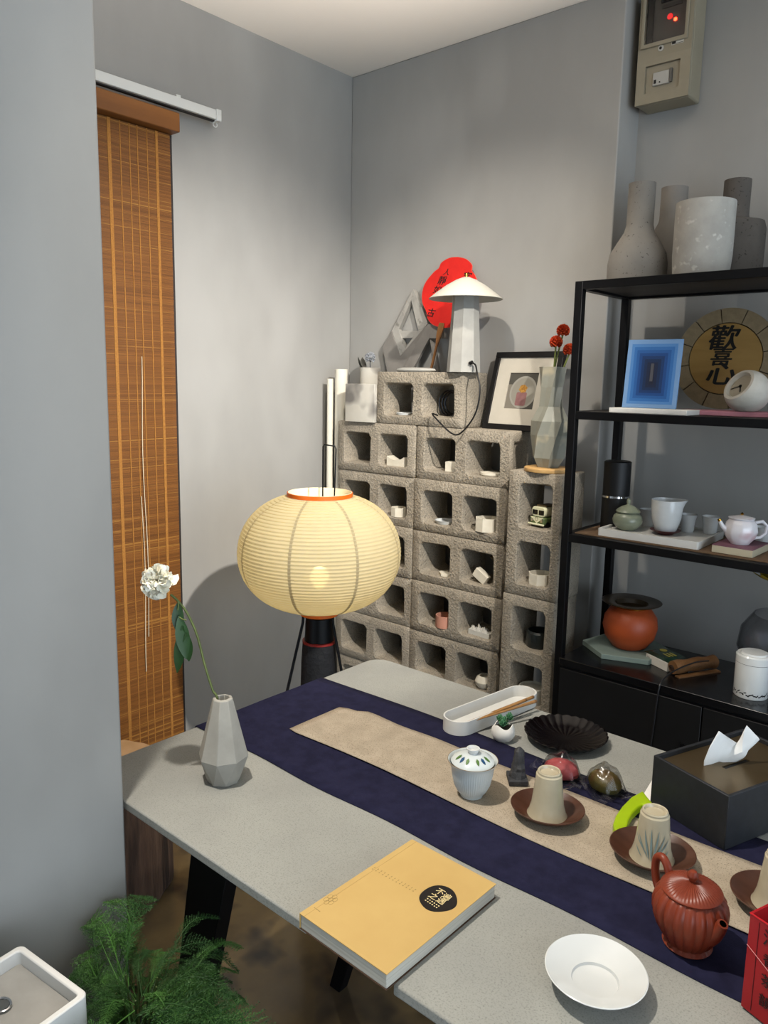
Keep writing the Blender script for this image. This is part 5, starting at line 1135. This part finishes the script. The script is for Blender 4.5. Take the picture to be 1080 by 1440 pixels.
# ------------------------------------------------------------------ floor things at the left
stp = thing('log_stool', 'round log stool with rough bark beyond the table end', 'stool', (.17, -1.13, 0))
bark = pm('rough_bark', '4a362a', '5e4838', scale=34, rough=.9, bump=1.0, bscale=60, stretch=(1, 1, .10), c3='33251c', s3=30, lo3=.5, hi3=.62, bdist=.02)
MB().lathe([(0, 0), (.180, 0), (.188, .02), (.186, .32), (.180, .362), (.172, .368), (0, .368)], 64, fn=lambda t, r, z, k: (r*(1+.012*math.sin(9*t)+.01*math.sin(17*t+1)), z, t)).build('trunk', bark, stp)
MB().lathe([(.172, .368), (.170, .371), (0, .371)], 64, fn=lambda t, r, z, k: (r*(1+.012*math.sin(9*t)+.01*math.sin(17*t+1)), z, t)).build('cut_top', pm('cut_wood', '9a7a55', 'a88763', scale=12, rough=.6), stp)
# white bin
wbz = .66
wc = [onZ(x, y, wbz) for x, y in ((30, 1327), (125, 1397))]
wbx = wc[1].x-wc[0].x; wang = math.atan2(wc[1].y-wc[0].y, wc[1].x-wc[0].x)
wbn = thing('white_bin', 'white square bin with recessed grey lid and metal ring in the near corner', 'bin', (wc[0].x, wc[0].y, 0), rotz=wang)
Lw = math.hypot(wc[1].x-wc[0].x, wc[1].y-wc[0].y)
wpl = pm('white_plastic', 'cfcdc8', rough=.4)
mb = MB(); shell(mb, rounded(0, -.26, Lw, 0, .010, 4), rounded(.0095, -.2505, Lw-.0095, -.0095, .006, 4), 0, wbz-.03, wbz); mb.build('bin_body', wpl, wbn, bevel=.002)
MB().box((.0100, -.250, wbz-.0296), (Lw-.0100, -.010, wbz-.021)).build('lid_plate', pm('grey_lid', '8a8781', '94918b', scale=20, rough=.6), wbn)
rp_ = onZ(5, 1413, wbz-.015); lc = Matrix.Rotation(-wang, 4, 'Z') @ (rp_-Vector((wc[0].x, wc[0].y, 0)))
MB().tube([(lc.x-.006+.014*math.cos(t*PI/16), lc.y+.011*math.sin(t*PI/16), wbz-.0185) for t in range(32)], .0018, 8, closed=True).build('metal_ring', chrome, wbn)
MB().lathe([(0, 0), (.011, 0), (.010, .002), (0, .002)], 24, Matrix.Translation((lc.x-.006, lc.y, wbz-.0208))).build('ring_plate', pm('steel', '8f8d88', rough=.3, metal=1), wbn)
# asparagus fern
FX, FY = 1.190, -1.638
fp = thing('fern_pot', 'dark planter pot below the feathery fern', 'pot', (FX, FY, 0))
MB().lathe([(0, 0), (.075, 0), (.085, .44), (.09, .46), (.083, .46), (.078, .42), (0, .42)], 40).build('pot_body', pm('dark_pot', '2a2a2a', '333333', scale=20, rough=.7), fp)
MB().lathe([(0, .4202), (.077, .4202)], 24).build('soil', MATS['soil'], fp)
fe = thing('asparagus_fern', 'feathery dark green asparagus fern beside the wall end', 'fern', (FX, FY, .421))
fg1 = pm('fern_green', '203f1a', '345826', scale=25, rough=.6); fg2 = pm('fern_green_light', '3c6529', '4f7a37', scale=25, rough=.6)
stm = pm('fern_stem', '3a4a22', rough=.6)
rf = random.Random(11)
def frond_mesh(seed, L_, mat):
    r = random.Random(seed); mb = MB(); pts = []
    for k in range(13):
        u = k/12; pts.append(Vector((L_*u*(1-.12*u), .02*math.sin(u*3+seed), .09*math.sin(u*PI*.75)*L_/.25 - .05*u*u)))
    mb.tube(pts, [.0014*(1-.7*k/12)+.0003 for k in range(13)], 4)
    for k in range(44):
        u = .22+.78*k/43; f_ = u*12; i0 = min(int(f_), 11); p_ = pts[i0].lerp(pts[i0+1], f_-i0); d0 = (pts[i0+1]-pts[i0]).normalized()
        sgn = 1 if k % 2 else -1; ln = .052*math.sin(PI*min(1, (1.03-u)*1.15+.05))*r.uniform(.8, 1.1)
        side = Vector((-d0.y, d0.x, 0)).normalized()*sgn
        dd = (side*.85+d0*.6+Vector((0, 0, r.uniform(-.1, .12)))).normalized()
        for q in range(9):
            v = (q+.5)/9; b0 = p_+dd*ln*v
            for s2 in (-1, 1, 0):
                nd = (dd*.5 + dd.cross(Vector((0, 0, 1)))*s2*.9 + Vector((0, 0, r.uniform(-.2, .7 if s2 == 0 else .35)))).normalized()*r.uniform(.006, .010)*(1.1-v*.5)
                w_ = nd.cross(Vector((r.uniform(-1, 1), r.uniform(-1, 1), r.uniform(-1, 1)))).normalized()*.0007
                b_i = len(mb.v); mb.v += [tuple(b0-w_), tuple(b0+w_), tuple(b0+nd)]; mb.f.append((b_i, b_i+1, b_i+2)); mb.mi.append(0)
        b_i = len(mb.v); w_ = Vector((0, 0, .0006)); mb.v += [tuple(p_-w_), tuple(p_+w_), tuple(p_+dd*ln)]; mb.f.append((b_i, b_i+1, b_i+2)); mb.mi.append(0)
    return mb.mesh('frond', mat, 60, False)
fms = [frond_mesh(k, L_, fg1 if k % 3 else fg2) for k, L_ in enumerate((.25, .28, .23, .30, .26, .27))]
for k in range(290):
    o = bpy.data.objects.new('frond', fms[k % 6]); col.objects.link(o); o.parent = fe
    az = rf.uniform(0, 2*PI); el = rf.uniform(-.25, .32); hgt = rf.uniform(.04, .145)
    d = Vector((math.cos(az), math.sin(az)))
    s_ = rf.uniform(.55, .95)
    if d.x < -.2: s_ *= .72
    if d.y < -.15 and d.x < .45: s_ *= .36; el = max(el, .5); d = d*.35
    if d.y > .45: s_ *= .55; el = min(el, .35)
    rs = rf.uniform(.0, .085); o.location = (d.x*rs, d.y*rs*.8, max(hgt, .002)); o.rotation_euler = Euler((rf.uniform(-.6, .6), -el, az+rf.uniform(-.5, .5)), 'XYZ'); o.scale = (s_, s_, s_)
for k in range(10):
    az = k*.63
    MB().tube([(0, 0, -.0), (.012*math.cos(az), .012*math.sin(az), .08), (.03*math.cos(az), .03*math.sin(az), .17)], .0016, 5).build('stem', stm, fe)
